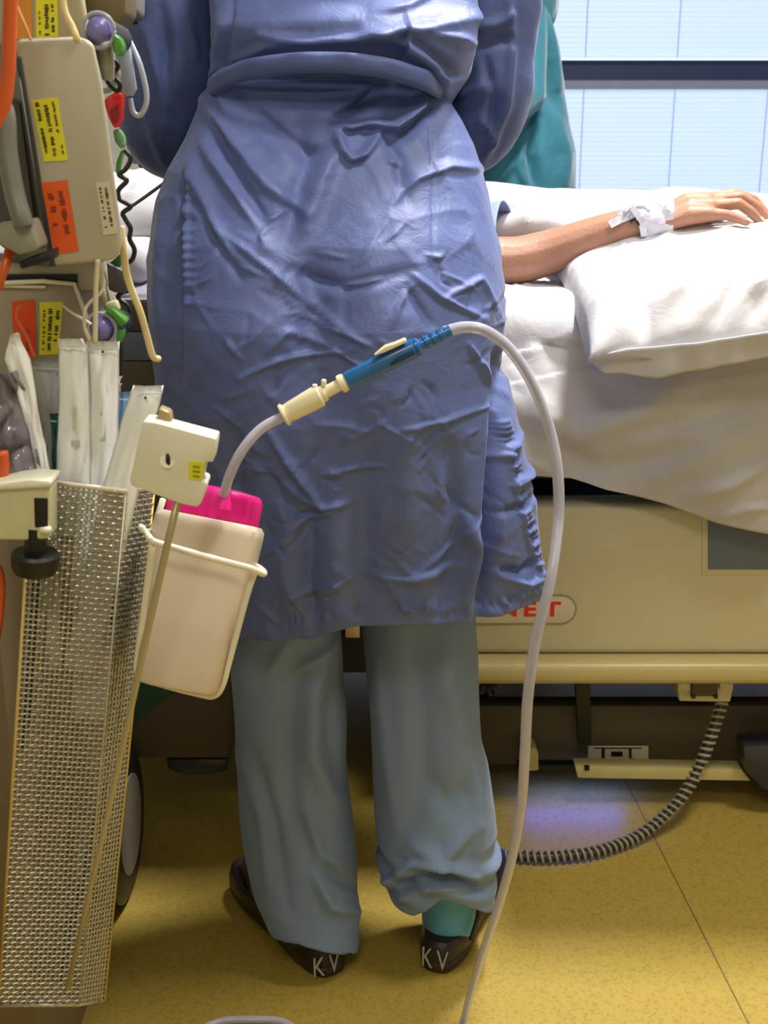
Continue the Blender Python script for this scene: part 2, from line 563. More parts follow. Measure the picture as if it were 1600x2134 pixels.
# ceiling lamp housings, two of them for the added fill lights
for i, (n, (x, y), sx, sy, p, c) in enumerate(LAMPS):
    mb = MB()
    for s in (-1, 1):
        mb.box((x + s * (sx / 2 + .02), y, CEIL - .03), (.04, sy + .08, .06))
        mb.box((x, y + s * (sy / 2 + .02), CEIL - .03), (sx, .04, .06))
    h = mb.obj('ceiling_light', WHITEP)
    tag(h, ['square ceiling light over the bed', 'long ceiling light added behind the viewer for fill', 'rectangular ceiling light added above and right of the nurse to brighten the gown'][i], 'light')
    MB().box((x, y, CEIL - .012), (sx, sy, .012)).obj('diffuser', LAMPM, h)

# ================================================================== BED
BX0, BX1 = -0.95, 1.5
YP = 1.80
zr = lambda y, Y=YP: P(900, y, Y).z
bed = thing('hospital_bed', 'cream electric hospital bed with red lettered badge, behind the standing nurse', 'bed', (0.3, 2.2, 0))
def bobj(mb, name, m, **k):
    me = mb.mesh(name, m, **k)
    me.transform(Matrix.Translation((-0.3, -2.2, 0)))
    return link(name, me, bed)
pz0, pz1, pl = zr(1410), zr(1052), zr(1365)
pxL = PZ(840, YP, .4)
BW = 0.90
YF = YP + BW
bobj(MB().box(((pxL + BX1) / 2, YP + .03, (pl + pz1) / 2), (BX1 - pxL, .06, pz1 - pl)), 'side_panel', CREAM, bevel=.012, seg=3)
bobj(MB().box(((pxL + BX1) / 2, YP + .008, (pl + pz0) / 2), (BX1 - pxL, .085, pl - pz0)), 'side_ledge', CREAMD, bevel=.012, seg=3)
# raised relief on the panel: shallow swept plate
rel = [P(1290, 1062, YP), P(1600, 1062, YP), P(1800, 1062, YP), P(1800, 1190, YP), P(1500, 1180, YP), P(1390, 1120, YP)]
# slate insets
def inset(x0, x1, y0, y1, name='inset_panel'):
    q = [P(x0, y0, YP), P(x1, y0, YP), P(x1, y1, YP), P(x0, y1, YP)]
    bobj(MB().prism(q, (0, -.004, 0)), name, SLATE, bevel=.003)
    e = [P(x0 - 12, y0 - 14, YP), P(x1 + 12, y0 - 14, YP), P(x1 + 12, y1 + 12, YP), P(x0 - 12, y1 + 12, YP)]
    bobj(MB().prism(e, (0, -.002, 0)), 'inset_frame', CREAM, bevel=.0015)
inset(1474, 2000, 1082, 1186)
# badge
def badge():
    y0, y1 = 1241, 1299
    cz = (zr(y0) + zr(y1)) / 2; hr = (zr(y0) - zr(y1)) / 2
    xr = PZ(1199, YP, cz) - hr; xl = PZ(905, YP, cz) + hr
    def pill(r, nm, m, d):
        poly = [Vector((xr + r * math.cos(t), YP, cz + r * math.sin(t))) for t in np.linspace(-math.pi / 2, math.pi / 2, 14)]
        poly += [Vector((xl + r * math.cos(t), YP, cz + r * math.sin(t))) for t in np.linspace(math.pi / 2, 3 * math.pi / 2, 14)]
        return bobj(MB().prism(poly, (0, -d, 0)), nm, m, bevel=.0012)
    pill(hr + .002, 'badge_rim', mat('badge_rim_grey', (150, 140, 116), rough=.4), .0015)
    g = pill(hr - .001, 'badge', BADGE, .003)
    hh = (zr(1255) - zr(1284)) * 1.0
    xs = [(1016, 'G'), (1057, 'N'), (1103, 'E'), (1150, 'T')]
    for px, ch in xs:
        c = Vector((PZ(px, YP, cz), YP - .0032, (zr(1255) + zr(1284)) / 2)) - Vector((.3, 2.2, 0))
        M = Matrix.Translation(c) @ Matrix.Rotation(R(90), 4, 'X')
        text_mesh('letter', ch, hh / 0.70, REDL, M, g, sx=1.25, offset=hh * 0.045)
badge()
# dark frame and chassis under the panel
bobj(MB().box((0.3, YP + .42, .38), (BX1 - BX0 - .1, .78, .10)), 'mattress_deck', DARKST, bevel=.01)
bobj(MB().box((0.3, YP + .12, .30), (BX1 - BX0 - .1, .05, .09)), 'frame_rail', DARKST, bevel=.004)
bobj(MB().box((0.3, YF - .05, .30), (BX1 - BX0 - .1, .05, .09)), 'frame_rail', DARKST, bevel=.004)
YB = YP + .10
zb = lambda y: P(1200, y, YB).z
bobj(MB().box(((.02 + BX1) / 2, YB + .02, (zb(1470) + zb(1597)) / 2), (BX1 - .02, .04, zb(1470) - zb(1597))), 'base_cover', TAUPE, bevel=.008)
bobj(MB().box((0.3, YF - .16, .17), (1.7, .04, .12)), 'base_cover', TAUPE, bevel=.008)
for x in (-.55, .15, 1.1):
    bobj(MB().box((x, YP + .40, .15), (.08, .52, .08)), 'cross_beam', DARKST, bevel=.006)
for x in (-.1, .8):
    bobj(MB().cyl((x, YP + .42, .18), (x, YP + .42, .36), .06, 20), 'lift_column', DARKST, smooth='auto')
bobj(MB().box((0.3, YP + .42, .47), (BX1 - BX0 - .12, .80, .09)), 'bed_platform', DARKST, bevel=.01)
# dark gap under the sheet
# head-end side rail with slate strip (left of the nurse)
q = lambda x0, x1, y0, y1, Y: [P(x0, y0, Y), P(x1, y0, Y), P(x1, y1, Y), P(x0, y1, Y)]
bobj(MB().prism(q(60, 350, 628, 692, 1.668), (0, .02, 0)), 'side_rail', TAUPE, bevel=.005)
bobj(MB().prism(q(60, 350, 692, 752, 1.670), (0, .016, 0)), 'rail_inset', SLATE, bevel=.002)
bobj(MB().prism(q(60, 350, 752, 1180, 1.668), (0, .02, 0)), 'side_rail', TAUPE, bevel=.006)
# label plate
lp = bobj(MB().prism(q(1224, 1350, 1553, 1602, YB - .002), (0, -.004, 0)), 'control_plate', CREAM, bevel=.001)
sub = lambda mb, name, m, **k: (lambda me: (me.transform(Matrix.Translation((-0.3, -2.2, 0))), link(name, me, lp))[1])(mb.mesh(name, m, **k))
sub(MB().prism(q(1273, 1297, 1566, 1576, YB - .006), (0, -.001, 0)), 'display', mat('dark_red_display', (60, 20, 14), rough=.3))
for px in (1253, 1317):
    c = P(px, 1587, YB - .007)
    sub(MB().tube([c + Vector((.0055 * math.cos(t), 0, .0055 * math.sin(t))) for t in np.linspace(0, 2 * math.pi, 17)], .0008, 5), 'button_ring', BLACKP)
sub(MB().prism(q(1237, 1337, 1558, 1560, YB - .006), (0, -.001, 0)), 'printed_line', INK)
sub(MB().prism(q(1253, 1260, 1560, 1580, YB - .006), (0, -.0006, 0)), 'printed_line', INK)
sub(MB().prism(q(1310, 1316, 1560, 1580, YB - .006), (0, -.0006, 0)), 'printed_line', INK)
# pedal bar
bobj(MB().prism([P(1198, 1597, YP + .03), P(1545, 1603, YP + .03), P(1565, 1628, YP + .03), P(1204, 1622, YP + .03)], (0, .03, 0)), 'foot_pedal_bar', mat('pale_yellow_bar', (216, 204, 142), rough=.4), bevel=.002)
bobj(MB().prism(q(1218, 1228, 1598, 1606, YP + .026), (0, .006, 0)), 'bar_screw', BLACKP)
bobj(MB().prism([P(1090, 1558, YB - .05), P(1116, 1560, YB - .05), P(1122, 1572, YB - .05), P(1122, 1606, YB - .05), P(1090, 1608, YB - .05)], (0, .04, 0)), 'frame_bracket', CREAMD, bevel=.002)
bobj(MB().prism([P(1197, 1400, YP + .06), P(1229, 1400, YP + .06), P(1233, 1553, YP + .06), P(1204, 1553, YP + .06)], (0, .012, 0)), 'black_strap', BLACKP, bevel=.002)
# caster at the right end and others
def caster(x, y, nm='caster', rr=.06):
    mb = MB().cyl((x - .018, y, rr), (x + .018, y, rr), rr, 28)
    c = bobj(mb, nm, BLACKP, bevel=.006)
    h = MB().box((x, y, rr + .05), (.055, .075, .06)).mesh('caster_fork', GREYD, bevel=.01)
    h.transform(Matrix.Translation((-0.3, -2.2, 0)))
    link('caster_fork', h, c)
    return c
cx = P(1625, 1600, YP + .0)
caster(cx.x + .05, YP + .08, rr=.075)
caster(1.35, YF - .1); caster(-.75, YF - .1); caster(-.75, YP + .09)
wd = mat('grey_wheel_cover', (52, 54, 58), rough=.3)
bobj(MB().prism([P(1548, 1556, YP), P(1660, 1548, YP), P(1660, 1660, YP), P(1590, 1648, YP), P(1552, 1606, YP)], (0, .05, 0)), 'wheel_guard', wd, bevel=.006)
# connector block
cb = bobj(MB().prism([P(1408, 1412, YP + .02), P(1532, 1412, YP + .02), P(1522, 1464, YP + .02), P(1415, 1462, YP + .02)], (0, .05, 0)), 'hose_socket', CREAM, bevel=.003)
for x0, x1 in ((1412, 1438), (1500, 1528)):
    bobj(MB().prism(q(x0, x1, 1424, 1440, YP + .012), (0, .02, 0)), 'socket_clip', CREAM, bevel=.002)
bobj(MB().prism(q(1442, 1496, 1412, 1452, YP + .010), (0, .02, 0)), 'socket_block', TAUPE, bevel=.002)
for x0 in (1441, 1488):
    bobj(MB().prism(q(x0, x0 + 8, 1449, 1456, YP + .008), (0, .01, 0)), 'socket_pin', BLACKP)
# hinge latch seen between the nurse's legs
bobj(MB().prism(q(719, 749, 1298, 1330, YP + .0), (0, .03, 0)), 'latch', mat('peach_latch_plastic', (222, 184, 134), rough=.5), bevel=.002)
# lamp and housing added to make the blue glow on the floor
g = bobj(MB().box((.325, YP + .075, .057), (.20, .02, .010)), 'added_glow_housing', DARKST, bevel=.002)
ld = area('added_blue_glow', (.325, YP + .075, .050), (.325, YP + .045, 0), .17, .020, 0.15, (.06, .12, 1.0))
# head of bed: base cover under the left side
bc = [(280, 1440), (480, 1440), (476, 1598), (400, 1598), (340, 1592), (280, 1608)]
YH = 1.70
bobj(MB().prism([P(60, 1380, YH), P(484, 1380, YH), P(477, 1582, YH), P(60, 1582, YH)], (0, .10, 0)), 'base_cover', TAUPE, bevel=.006)
bobj(MB().prism([P(345, 1582, YH + .01), P(474, 1582, YH + .01), P(474, 1608, YH + .01), P(440, 1617, YH + .01), P(390, 1618, YH + .01), P(350, 1606, YH + .01)], (0, .06, 0)), 'caster_cover', wd, bevel=.005)
bobj(MB().box((pxL - .30, YP + .02, .42), (.52, .03, .32)), 'inner_panel', DARKST, bevel=.004)
bobj(MB().box((BX1 + .02, (YP + YF) / 2, .62), (.04, BW, .60)), 'foot_board', CREAM, bevel=.015)
bobj(MB().box((BX0 - .02, (YP + YF) / 2, .70), (.04, BW, .70)), 'head_board', CREAM, bevel=.015)
# mattress
MT = 0.845
bobj(MB().box((0.28, (YP + YF) / 2, (.56 + MT) / 2), (BX1 - BX0 - .05, BW - .06, MT - .57)), 'mattress', SLATE, bevel=.04, seg=4)

# linen: sheet over the mattress, hanging down the near side
def sheet():
    xs = np.linspace(BX0 + .05, BX1 - .02, 300)
    hx = [-.95, -.5, -.34, -.24, .0, PZ(1100, YP, .6), PZ(1180, YP, .6), PZ(1250, YP, .6), PZ(1380, YP, .6), PZ(1470, YP, .6), PZ(1600, YP, .6), 1.5]
    zz = lambda y: P(1300, y, YP - .07).z
    hz = [zz(640), zz(640), zz(640), zz(700), zz(960), zz(1000), zz(1010), zz(1032), zz(1062), zz(1094), zz(1122), zz(1180)]
    nv = 150; V = []
    for i in range(nv):
        t = i / (nv - 1)
        for x in xs:
            x = float(x)
            # section: far edge -> top -> near edge -> hem
            top = MT + .012 + .007 * fbm(x * 3, t * 6, 1) + .006 * ridge(x * 5 + t * 9, t * 3, 2)
            if t < .45:
                u = t / .45
                y = YF - .02 - u * (YF - .02 - YP - .03); z = top
                z += .075 * math.exp(-((u - .02) / .10) ** 2) * (1 if x > -.2 else .5)
            elif t < .55:
                u = (t - .45) / .10; an = u * math.pi / 2
                rr = .065
                y = YP + .03 - rr * math.sin(an); z = top - rr + rr * math.cos(an)
                if x < -.2: pass
            else:
                u = (t - .55) / .45
                hem = interp(x, hx, hz)
                z0 = top - .065
                z = z0 + (hem - z0) * u
                fold = .020 * fbm(x * 4.5 + z * 1.6, z * 2.2, 5, 3) + .010 * math.sin(x * 24 + z * 10 + 2 * noise.noise(Vector((x * 3, z * 2, 4))))
                y = YP - .035 - .010 * u - .022 * math.sin(u * math.pi) + fold * (.4 + .6 * u)
                y = min(y, YP - .008)
            V.append((x, y, z))
    V = np.array(V)
    px = proj_arr(V)
    st = [([(1060, 830), (1200, 900), (1330, 850), (1440, 790)], 34, .022), ([(1100, 900), (1240, 980), (1420, 950), (1600, 900)], 30, -.014),
          ([(1380, 990), (1500, 930), (1600, 890)], 22, .016), ([(1060, 640), (1110, 720), (1150, 860)], 26, .012),
          ([(1200, 700), (1230, 790), (1300, 850)], 22, -.010), ([(1100, 960), (1190, 1000), (1300, 1030)], 12, .008),
          ([(1430, 1040), (1520, 1010), (1600, 960)], 14, .014), ([(1500, 1080), (1560, 1060), (1600, 1055)], 8, .008),
          ([(1060, 760), (1130, 840), (1140, 930)], 18, .010),
          ([(1320, 900), (1450, 880), (1560, 840)], 18, -.010)]
    f = stroke_field(px, st)
    dn = np.linspace(0, 1, nv).repeat(len(xs))
    V[:, 1] -= np.where(dn > .55, f * .8, 0)
    V[:, 2] += np.where(dn <= .55, np.abs(f) * .4, 0)
    V[:, 1] = np.where(dn > .55, np.minimum(V[:, 1], YP - .006), V[:, 1])
    o = grid_mesh('bed_sheet', V, len(xs), nv, SHEET, closed=False, thick=.0015)
    return tag(o, 'white sheet over the mattress hanging down the near side of the bed', 'sheet')
sheet()

def blanket():
    nx, ny = 200, 110; V = []
    for j in range(ny):
        v = j / (ny - 1)
        for i in range(nx):
            u = i / (nx - 1)
            x = -.02 + u * 1.42; y = YP + .25 + v * .60
            e = min(1, 9 * min(u, 1 - u)) * min(1, 7 * v) * min(1, 9 * (1 - v))
            e = e * e * (3 - 2 * e)
            top = interp(x, [0, .3, .55, .8, 1.4], [.100, .096, .088, .074, .060])
            h = e * (top * min(1, .72 + .28 * math.exp(-((v - .80) / .22) ** 2)) + .006 * fbm(x * 6, y * 8, 2))
            h += e * (.010 * ridge(x * 2.0 + y * 3, y * 9, 6) + .008 * math.exp(-((y - 2.24 - .12 * x) / .02) ** 2) - .010 * math.exp(-((y - 2.20 - .12 * x) / .02) ** 2))
            V.append((x, y, MT + .022 + h))
    V = np.array(V)
    o = grid_mesh('blanket', V, nx, ny, SHEET, closed=False, thick=.004)
    tag(o, 'white blanket over the patient, behind the bare forearm', 'blanket')
blanket()

def pillow(name, c, sx, sy, th, label, rot=(0, 0, 0), flap=False, seed=0, strokes=None, edge_z=0.0, group=None):
    M = Matrix.Translation(c) @ Matrix.Rotation(rot[2], 4, 'Z') @ Matrix.Rotation(rot[1], 4, 'Y') @ Matrix.Rotation(rot[0], 4, 'X')
    n = 90; V = []; F = []
    def prof(s, t):
        a_ = max(0, 1 - abs(s) ** 2.6) * max(0, 1 - abs(t) ** 2.6)
        return a_ ** 0.42
    idx = {}
    for side in (1, -1):
        for j in range(n + 1):
            for i in range(n + 1):
                s = i / n * 2 - 1; t = j / n * 2 - 1
                border = i in (0, n) or j in (0, n)
                if side == -1 and border:
                    idx[(side, i, j)] = idx[(1, i, j)]; continue
                k = 1 - .06 * (1 - abs(s)) * 0
                pin = 1 - .05 * (1 - t * t)
                x = s * sx / 2 * (1 - .035 * (1 - abs(t) ** 2)); y = t * sy / 2 * (1 - .05 * (1 - abs(s) ** 2))
                pr = prof(s, t)
                z = side * th / 2 * pr
                d = .012 * fbm(s * 2.2 + seed, t * 2.2, side, 3) + .007 * ridge(s * 3 + seed, t * 2 + s, 3)
                ed = max(abs(s), abs(t))
                d += .006 * math.sin(s * 34 + 3 * noise.noise(Vector((s * 3, t * 3, seed)))) * max(0, (ed - .55) / .45) * pr * (abs(t) > abs(s))
                d += .006 * math.sin(t * 26) * max(0, (ed - .6) / .4) * pr * (abs(s) >= abs(t))
                z += side * d * min(1, pr * 1.6)
                z += edge_z * (1 - .75 * pr) * (.5 - .5 * t) ** 1.3
                idx[(side, i, j)] = len(V); V.append(M @ Vector((x, y, z)))
        for j in range(n):
            for i in range(n):
                f = (idx[(side, i, j)], idx[(side, i + 1, j)], idx[(side, i + 1, j + 1)], idx[(side, i, j + 1)])
                F.append(f if side == 1 else f[::-1])
    me = bpy.data.meshes.new(name)
    A = np.array([tuple(v) for v in V])
    if strokes:
        f = stroke_field(proj_arr(A), strokes)
        A[:, 1] -= f * .7; A[:, 2] += f * .5
    me.from_pydata([tuple(v) for v in A], [], F)
    me.materials.append(PILLOWC); me.shade_smooth()
    o = link(name, me)
    return tag(o, label, 'pillow', group)

# pillow under the forearm
PW = .74
pc = Vector((PZ(1192, 1.70, .86) + PW / 2, 1.885, .902))
strokes = [([(1200, 560), (1250, 640), (1240, 700)], 16, .010), ([(1330, 590), (1340, 660), (1350, 725)], 16, -.014), ([(1310, 600), (1300, 660), (1280, 700)], 14, .008),
           ([(1370, 640), (1400, 600), (1430, 580)], 18, .010), ([(1520, 650), (1545, 610), (1600, 570)], 12, .010),
           ([(1480, 680), (1510, 640), (1540, 600)], 16, -.010), ([(1440, 690), (1460, 650), (1470, 610)], 14, .006),
           ([(1560, 680), (1580, 640), (1590, 610)], 14, -.008), ([(1380, 700), (1420, 680), (1470, 690)], 8, .005)]
pil = pillow('pillow', pc, PW, .50, .125, 'white pillow under the patient\'s forearm and hand', rot=(R(3.0), R(-1.5), R(2.0)), seed=2, strokes=strokes, edge_z=-.085)
# open hem of the pillowcase hanging from the near edge
n = 80; V = []
for j in range(12):
    v = j / 11
    for i in range(n):
        u = i / (n - 1)
        s = u * 1.0
        e = P(1238 + u * 560, interp(u, [0, .12, .22, .4, 1], [742, 726, 722, 712, 660]), 1.632)
        h = interp(u, [0, .05, .25, .4, .65, 1], [.012, .030, .046, .040, .038, .036]) * v
        V.append((e.x, e.y + .014 * v * v + .004 * noise.noise(Vector((u * 12, v, 3))) + .004 * math.sin(v * math.pi), e.z - h - .002 * noise.noise(Vector((u * 8, 1, 1))) * v))
hem = grid_mesh('pillowcase_hem', np.array(V), n, 12, PILLOWC, closed=False, thick=.002, parent=pil)
hem['label'] = 'open hem of the pillowcase hanging over the bed edge'
# head pillow and folded white linen at the bed's head
pillow('pillow', Vector((-.50, 2.24, .915)), .50, .66, .17, 'white pillow at the head of the bed, behind the nurse\'s left arm', rot=(0, R(-10), 0), seed=9)
def folded(name, x0, x1, y0, y1, zt, n, label, m):
    mb = MB()
    for k in range(n):
        h = .062
        mb.box(((x0 + x1) / 2 + .004 * (k % 2), (y0 + y1) / 2, zt + h * (k + .5)), (x1 - x0, y1 - y0 - .01 * (k % 2), h * .94))
    o = mb.obj(name, m, bevel=.026, seg=6)
    return tag(o, label, 'towel')
folded('folded_towel', -.70, -.335, 1.80, 1.99, MT + .024, 1, 'folded white towel on the bed beside the syringe pumps', SHEET)
# linen hump over bed edge at head end, drape greyed to hold the nurse's shade
n = 90; V = []
for j in range(60):
    v = j / 59
    for i in range(n):
        u = i / (n - 1); x = -.80 + u * .62
        an = min(1, v / .35) * math.pi / 2
        y = 1.95 - .17 * math.sin(an) if v < .35 else 1.78 - .012 * noise.noise(Vector((x * 6, v * 9, 1)))
        z = MT + .016 + .012 * math.cos(an) if v < .35 else MT + .016 - (v - .35) / .65 * .17
        y -= .010 * math.sin(max(0, v - .35) * 22) * (v > .35)
        V.append((x, min(y, 1.95) - .045 * (v > .35) * min(1, (v - .35) * 6), z + .003 * fbm(x * 9, v * 5, 4)))
gs = grid_mesh('draw_sheet', np.array(V), n, 60, mat('shade_grey_linen', (150, 146, 158), rough=.85, var=.05), closed=False, thick=.002)
tag(gs, 'draw sheet greyed with painted shade, folded over the head end of the bed', 'sheet')
# dark green cloth hanging at the foot of the trolley
gc = MB().prism([P(283, 1425, 1.45), P(370, 1442, 1.45), P(345, 1458, 1.45), P(283, 1510, 1.45), P(240, 1530, 1.45), P(200, 1300, 1.45), P(280, 1290, 1.45)], (0, .006, 0)).obj('green_cloth', mat('dark_green_cotton', (22, 62, 46), rough=.8, bump=.3), bevel=.002)
tag(gc, 'corner of a dark green cloth hanging below the suction bottle', 'cloth')
# second white bundle of linen right of the nurse (crumpled sheet by the elbow)
cr = blob('crumpled_towel', [([P(1050, 478, 2.02), P(1090, 462, 2.02), P(1130, 462, 2.03), P(1175, 474, 2.03)], [.030, .036, .034, .018], .8)], SHEET, .005)
tag(cr, 'crumpled white towel behind the patient\'s forearm', 'towel')

# spiral hose
def helix(path, r, turns_per_m, rt, m, name, n=10, parent=None):
    L = [0]
    for i in range(1, len(path)): L.append(L[-1] + (path[i] - path[i - 1]).length)
    tot = L[-1]; pts = []
    N = int(tot * turns_per_m * n)
    xs = np.array([tuple(p) for p in path]); L = np.array(L)
    prev = None; nr = Vector((0, 0, 1))
    for k in range(N + 1):
        s = tot * k / N
        p = Vector([np.interp(s, L, xs[:, a_]) for a_ in range(3)])
        p2 = Vector([np.interp(min(s + .004, tot), L, xs[:, a_]) for a_ in range(3)])
        p1 = Vector([np.interp(max(s - .004, 0), L, xs[:, a_]) for a_ in range(3)])
        t = (p2 - p1).normalized()
        nr = (nr - t * nr.dot(t)).normalized()
        bn = t.cross(nr)
        an = 2 * math.pi * s * turns_per_m
        pts.append(p + nr * math.cos(an) * r + bn * math.sin(an) * r)
    return MB().tube(pts, rt, 6).obj(name, m, parent, smooth=True)
hp = spline([P(1507, 1455, YP + .03), P(1490, 1510, YP + .01), P(1460, 1590, 1.79), P(1428, 1650, 1.77), P(1380, 1705, 1.75), P(1320, 1748, 1.72), P(1240, 1782, 1.685), P(1150, 1796, 1.672), P(1090, 1797, 1.674), P(1045, 1795, 1.678), P(960, 1788, 1.70), P(860, 1760, 1.72)], 10)
hp = [Vector((p.x, p.y, max(p.z, .0115))) for p in hp]
hose = thing('ribbed_hose', 'grey ribbed hose running from the bed frame down along the floor', 'hose', hp[0])
def at_parent(ob, par):
    ob.data.transform(Matrix.Translation(-Vector(par.location))); ob.parent = par
h1 = helix(hp, .0085, 92, .0026, COILM, 'spiral_rib'); at_parent(h1, hose)
h2 = MB().tube(hp, .0066, 10).obj('hose_core', mat('dark_hose_rubber', (48, 46, 38), rough=.5), smooth=True); at_parent(h2, hose)
hp2 = spline([P(990, 1412, YP + .06), P(1015, 1440, YP + .05), P(1045, 1418, YP + .06), P(1060, 1400, YP + .08)], 8)
h3 = helix(hp2, .008, 100, .0024, mat('dark_grey_cable', (70, 70, 66), rough=.5), 'coiled_cable')
tag(h3, 'dark coiled cable tucked under the bed panel beside the nurse\'s right knee', 'cable')

# ================================================================== PEOPLE
def hand_caps(wr, fwd, palm, thumb_side, curl=0.5, s=1.0, spread=.05):
    """palm and five fingers as tapered limbs; fwd = towards fingertips, palm = palm facing, thumb_side = towards thumb"""
    fwd = fwd.normalized(); palm = (palm - fwd * palm.dot(fwd)).normalized(); ts = (thumb_side - fwd * thumb_side.dot(fwd) - palm * thumb_side.dot(palm)).normalized()
    caps = []
    k = s
    offs = [.030, .010, -.011, -.030]
    lens = [(.040, .024, .019), (.044, .028, .021), (.041, .026, .020), (.032, .019, .017)]
    rads = [.0088, .0090, .0086, .0076]
    for i, o_ in enumerate(offs):
        kn = wr + fwd * (.092 - .006 * abs(i - 1)) * k + ts * o_ * k
        caps.append(([wr + ts * o_ * .55 * k + fwd * .008 * k, kn], [.0135 * k, .0115 * k]))
        p = kn; d = (fwd + ts * (1.5 - i) * spread).normalized(); pts = [p]; rr = [rads[i] * 1.12 * k]
        for j, L in enumerate(lens[i]):
            an = curl * (.55, .8, .55)[j]
            d = (d * math.cos(an) + palm * math.sin(an)).normalized()
            p = p + d * L * k; pts.append(p); rr.append(rads[i] * (1.0, .92, .78)[j] * k)
        caps.append((pts, rr))
    a_ = wr + fwd * .022 * k + ts * .022 * k + palm * .004
    b1 = a_ + (fwd * .55 + ts * .75 + palm * .25).normalized() * .040 * k
    c1 = b1 + (fwd * .85 + ts * .30 + palm * .35).normalized() * .031 * k
    d1 = c1 + (fwd * .9 + palm * .4).normalized() * .025 * k
    caps.append(([a_, b1, c1, d1], [.0145 * k, .0118 * k, .0102 * k, .0085 * k]))
    return caps

def face_parts(head, c, fw_, up_, s, parent, hair=HAIR, cap=None, mask=None, eyes_closed=False):
    """features on a head ball at c"""
    rt = fw_.cross(up_).normalized()
    M = Matrix((rt, fw_, up_)).transposed()
    for sg in (-1, 1):
        e = c + fw_ * .082 * s + rt * sg * .031 * s + up_ * .002 * s
        if eyes_closed:
            MB().ball(e - fw_ * .004, .015 * s, .009 * s, .007 * s, M=M).obj('eyelid', SKIN, parent, smooth=True)
        else:
            MB().ball(e - fw_ * .004, .013 * s, .009 * s, .009 * s, M=M).obj('eye', EYEW, parent, smooth=True)
            MB().ball(e + fw_ * .003, .0055 * s, .0030 * s, .0055 * s, M=M).obj('iris', EYEI, parent, smooth=True)
        MB().tube([e + up_ * .017 * s - rt * .014 * s + fw_ * .002, e + up_ * .021 * s + fw_ * .004, e + up_ * .017 * s + rt * .014 * s + fw_ * .002], .0028 * s, 6).obj('eyebrow', hair, parent, smooth=True)
    if not mask:
        mc = c + fw_ * .082 * s - up_ * .052 * s
        MB().tube([mc - rt * .022 * s - fw_ * .008, mc + fw_ * .001, mc + rt * .022 * s - fw_ * .008], [.002, .0055, .002], 8).obj('mouth', LIP, parent, smooth=True)

def head_caps(c, fw_, up_, s=1.0):
    rt = fw_.cross(up_).normalized()
    M = Matrix((rt, fw_, up_)).transposed()
    ex = [(c + up_ * .025 * s - fw_ * .008 * s, .076 * s, .094 * s, .090 * s, 20, 12, M),
          (c - up_ * .035 * s + fw_ * .018 * s, .058 * s, .066 * s, .078 * s, 20, 12, M),
          (c + fw_ * .088 * s - up_ * .018 * s, .011 * s, .016 * s, .020 * s, 12, 8, M),
          (c + fw_ * .062 * s - up_ * .092 * s, .024 * s, .020 * s, .018 * s, 12, 8, M)]
    for sg in (-1, 1):
        ex.append((c + rt * sg * .078 * s - fw_ * .008 * s - up_ * .005 * s, .008 * s, .018 * s, .030 * s, 12, 8, M))
    return ex

V3 = Vector
# ---------------- nurse
NY = 1.46   # plane of the nurse's flanks
nurse = thing('person', 'person in a blue gown and pale blue trousers seen from behind, leaning over the bed', 'person', (0.0, 1.48, 0))
def nobj(mb, name, m, parent=nurse, **k):
    me = mb.mesh(name, m, **k); me.transform(Matrix.Translation(-V3(nurse.location)))
    return link(name, me, parent)
xw = lambda px, py: P(px, py, NY).x
hipC = V3((xw(690, 600), 1.45, .92))
ankL = V3((FL(678, 1960).x, 1.488, .09)); ankR = V3((FL(928, 1930).x, 1.488, .09))
shoL = V3((xw(455, 0) - .015, 1.60, 1.43)); shoR = V3((xw(955, 0) + .02, 1.60, 1.43))
elbL = V3((xw(352, 250), 1.56, 1.125)); elbR = V3((xw(1012, 250), 1.57, 1.125))
wriL = V3((-.16, 1.79, 1.07)); wriR = V3((.10, 1.80, 1.07))
neck = V3((xw(700, 0), 1.64, 1.49)); headc = V3((xw(700, 0), 1.74, 1.60))
hup = V3((0, .42, .9)).normalized(); hfw = V3((0, .9, -.42)).normalized()
caps = []
for an, kx, hx_ in ((ankL, -.075, -.085), (ankR, .085, .075)):
    hip = V3((hipC.x + hx_, 1.47, .90)); kn = V3((hipC.x + kx * 1.0, 1.50, .50))
    caps.append(([hip, hip.lerp(kn, .5), kn, kn.lerp(an, .4), an], [.082, .070, .050, .046, .026]))
    sgn = -1 if kx < 0 else 1
    caps.append(([an + V3((0, .0, -.052)), an + V3((sgn * .045, .09, -.066))], [.022, .020]))
caps.append(([hipC + V3((-.06, 0, -.02)), hipC + V3((.06, 0, -.02))], [.088, .088]))
caps.append(([hipC, V3((hipC.x, 1.53, 1.10)), V3((neck.x, 1.59, 1.28)), V3((neck.x, 1.60, 1.40))], [.095, .068, .090, .090]))
caps.append(([V3((neck.x - .06, 1.53, 1.10)), V3((neck.x + .06, 1.53, 1.10))], [.062, .062]))
caps.append(([shoL + V3((.03, 0, 0)), shoR - V3((.03, 0, 0))], [.060, .060]))
caps.append(([V3((neck.x, 1.61, 1.42)), headc - hup * .03], [.052, .048]))
for sh, el, wr in ((shoL, elbL, wriL), (shoR, elbR, wriR)):
    caps.append(([sh, sh.lerp(el, .5), el, el.lerp(wr, .35), wr], [.050, .044, .036, .036, .025]))
for wr, ts in ((wriL, V3((1, 0, 0))), (wriR, V3((-1, 0, 0)))):
    caps += hand_caps(wr, V3((ts.x * .3, 1, -.25)), V3((0, -.2, -1)), ts, curl=.55)
nb = blob('body', caps, SKIN, .0055, None, 5, extra=head_caps(headc, hfw, hup))
at_parent(nb, nurse)
ng = link('x', bpy.data.meshes.new('x')); bpy.data.objects.remove(ng)
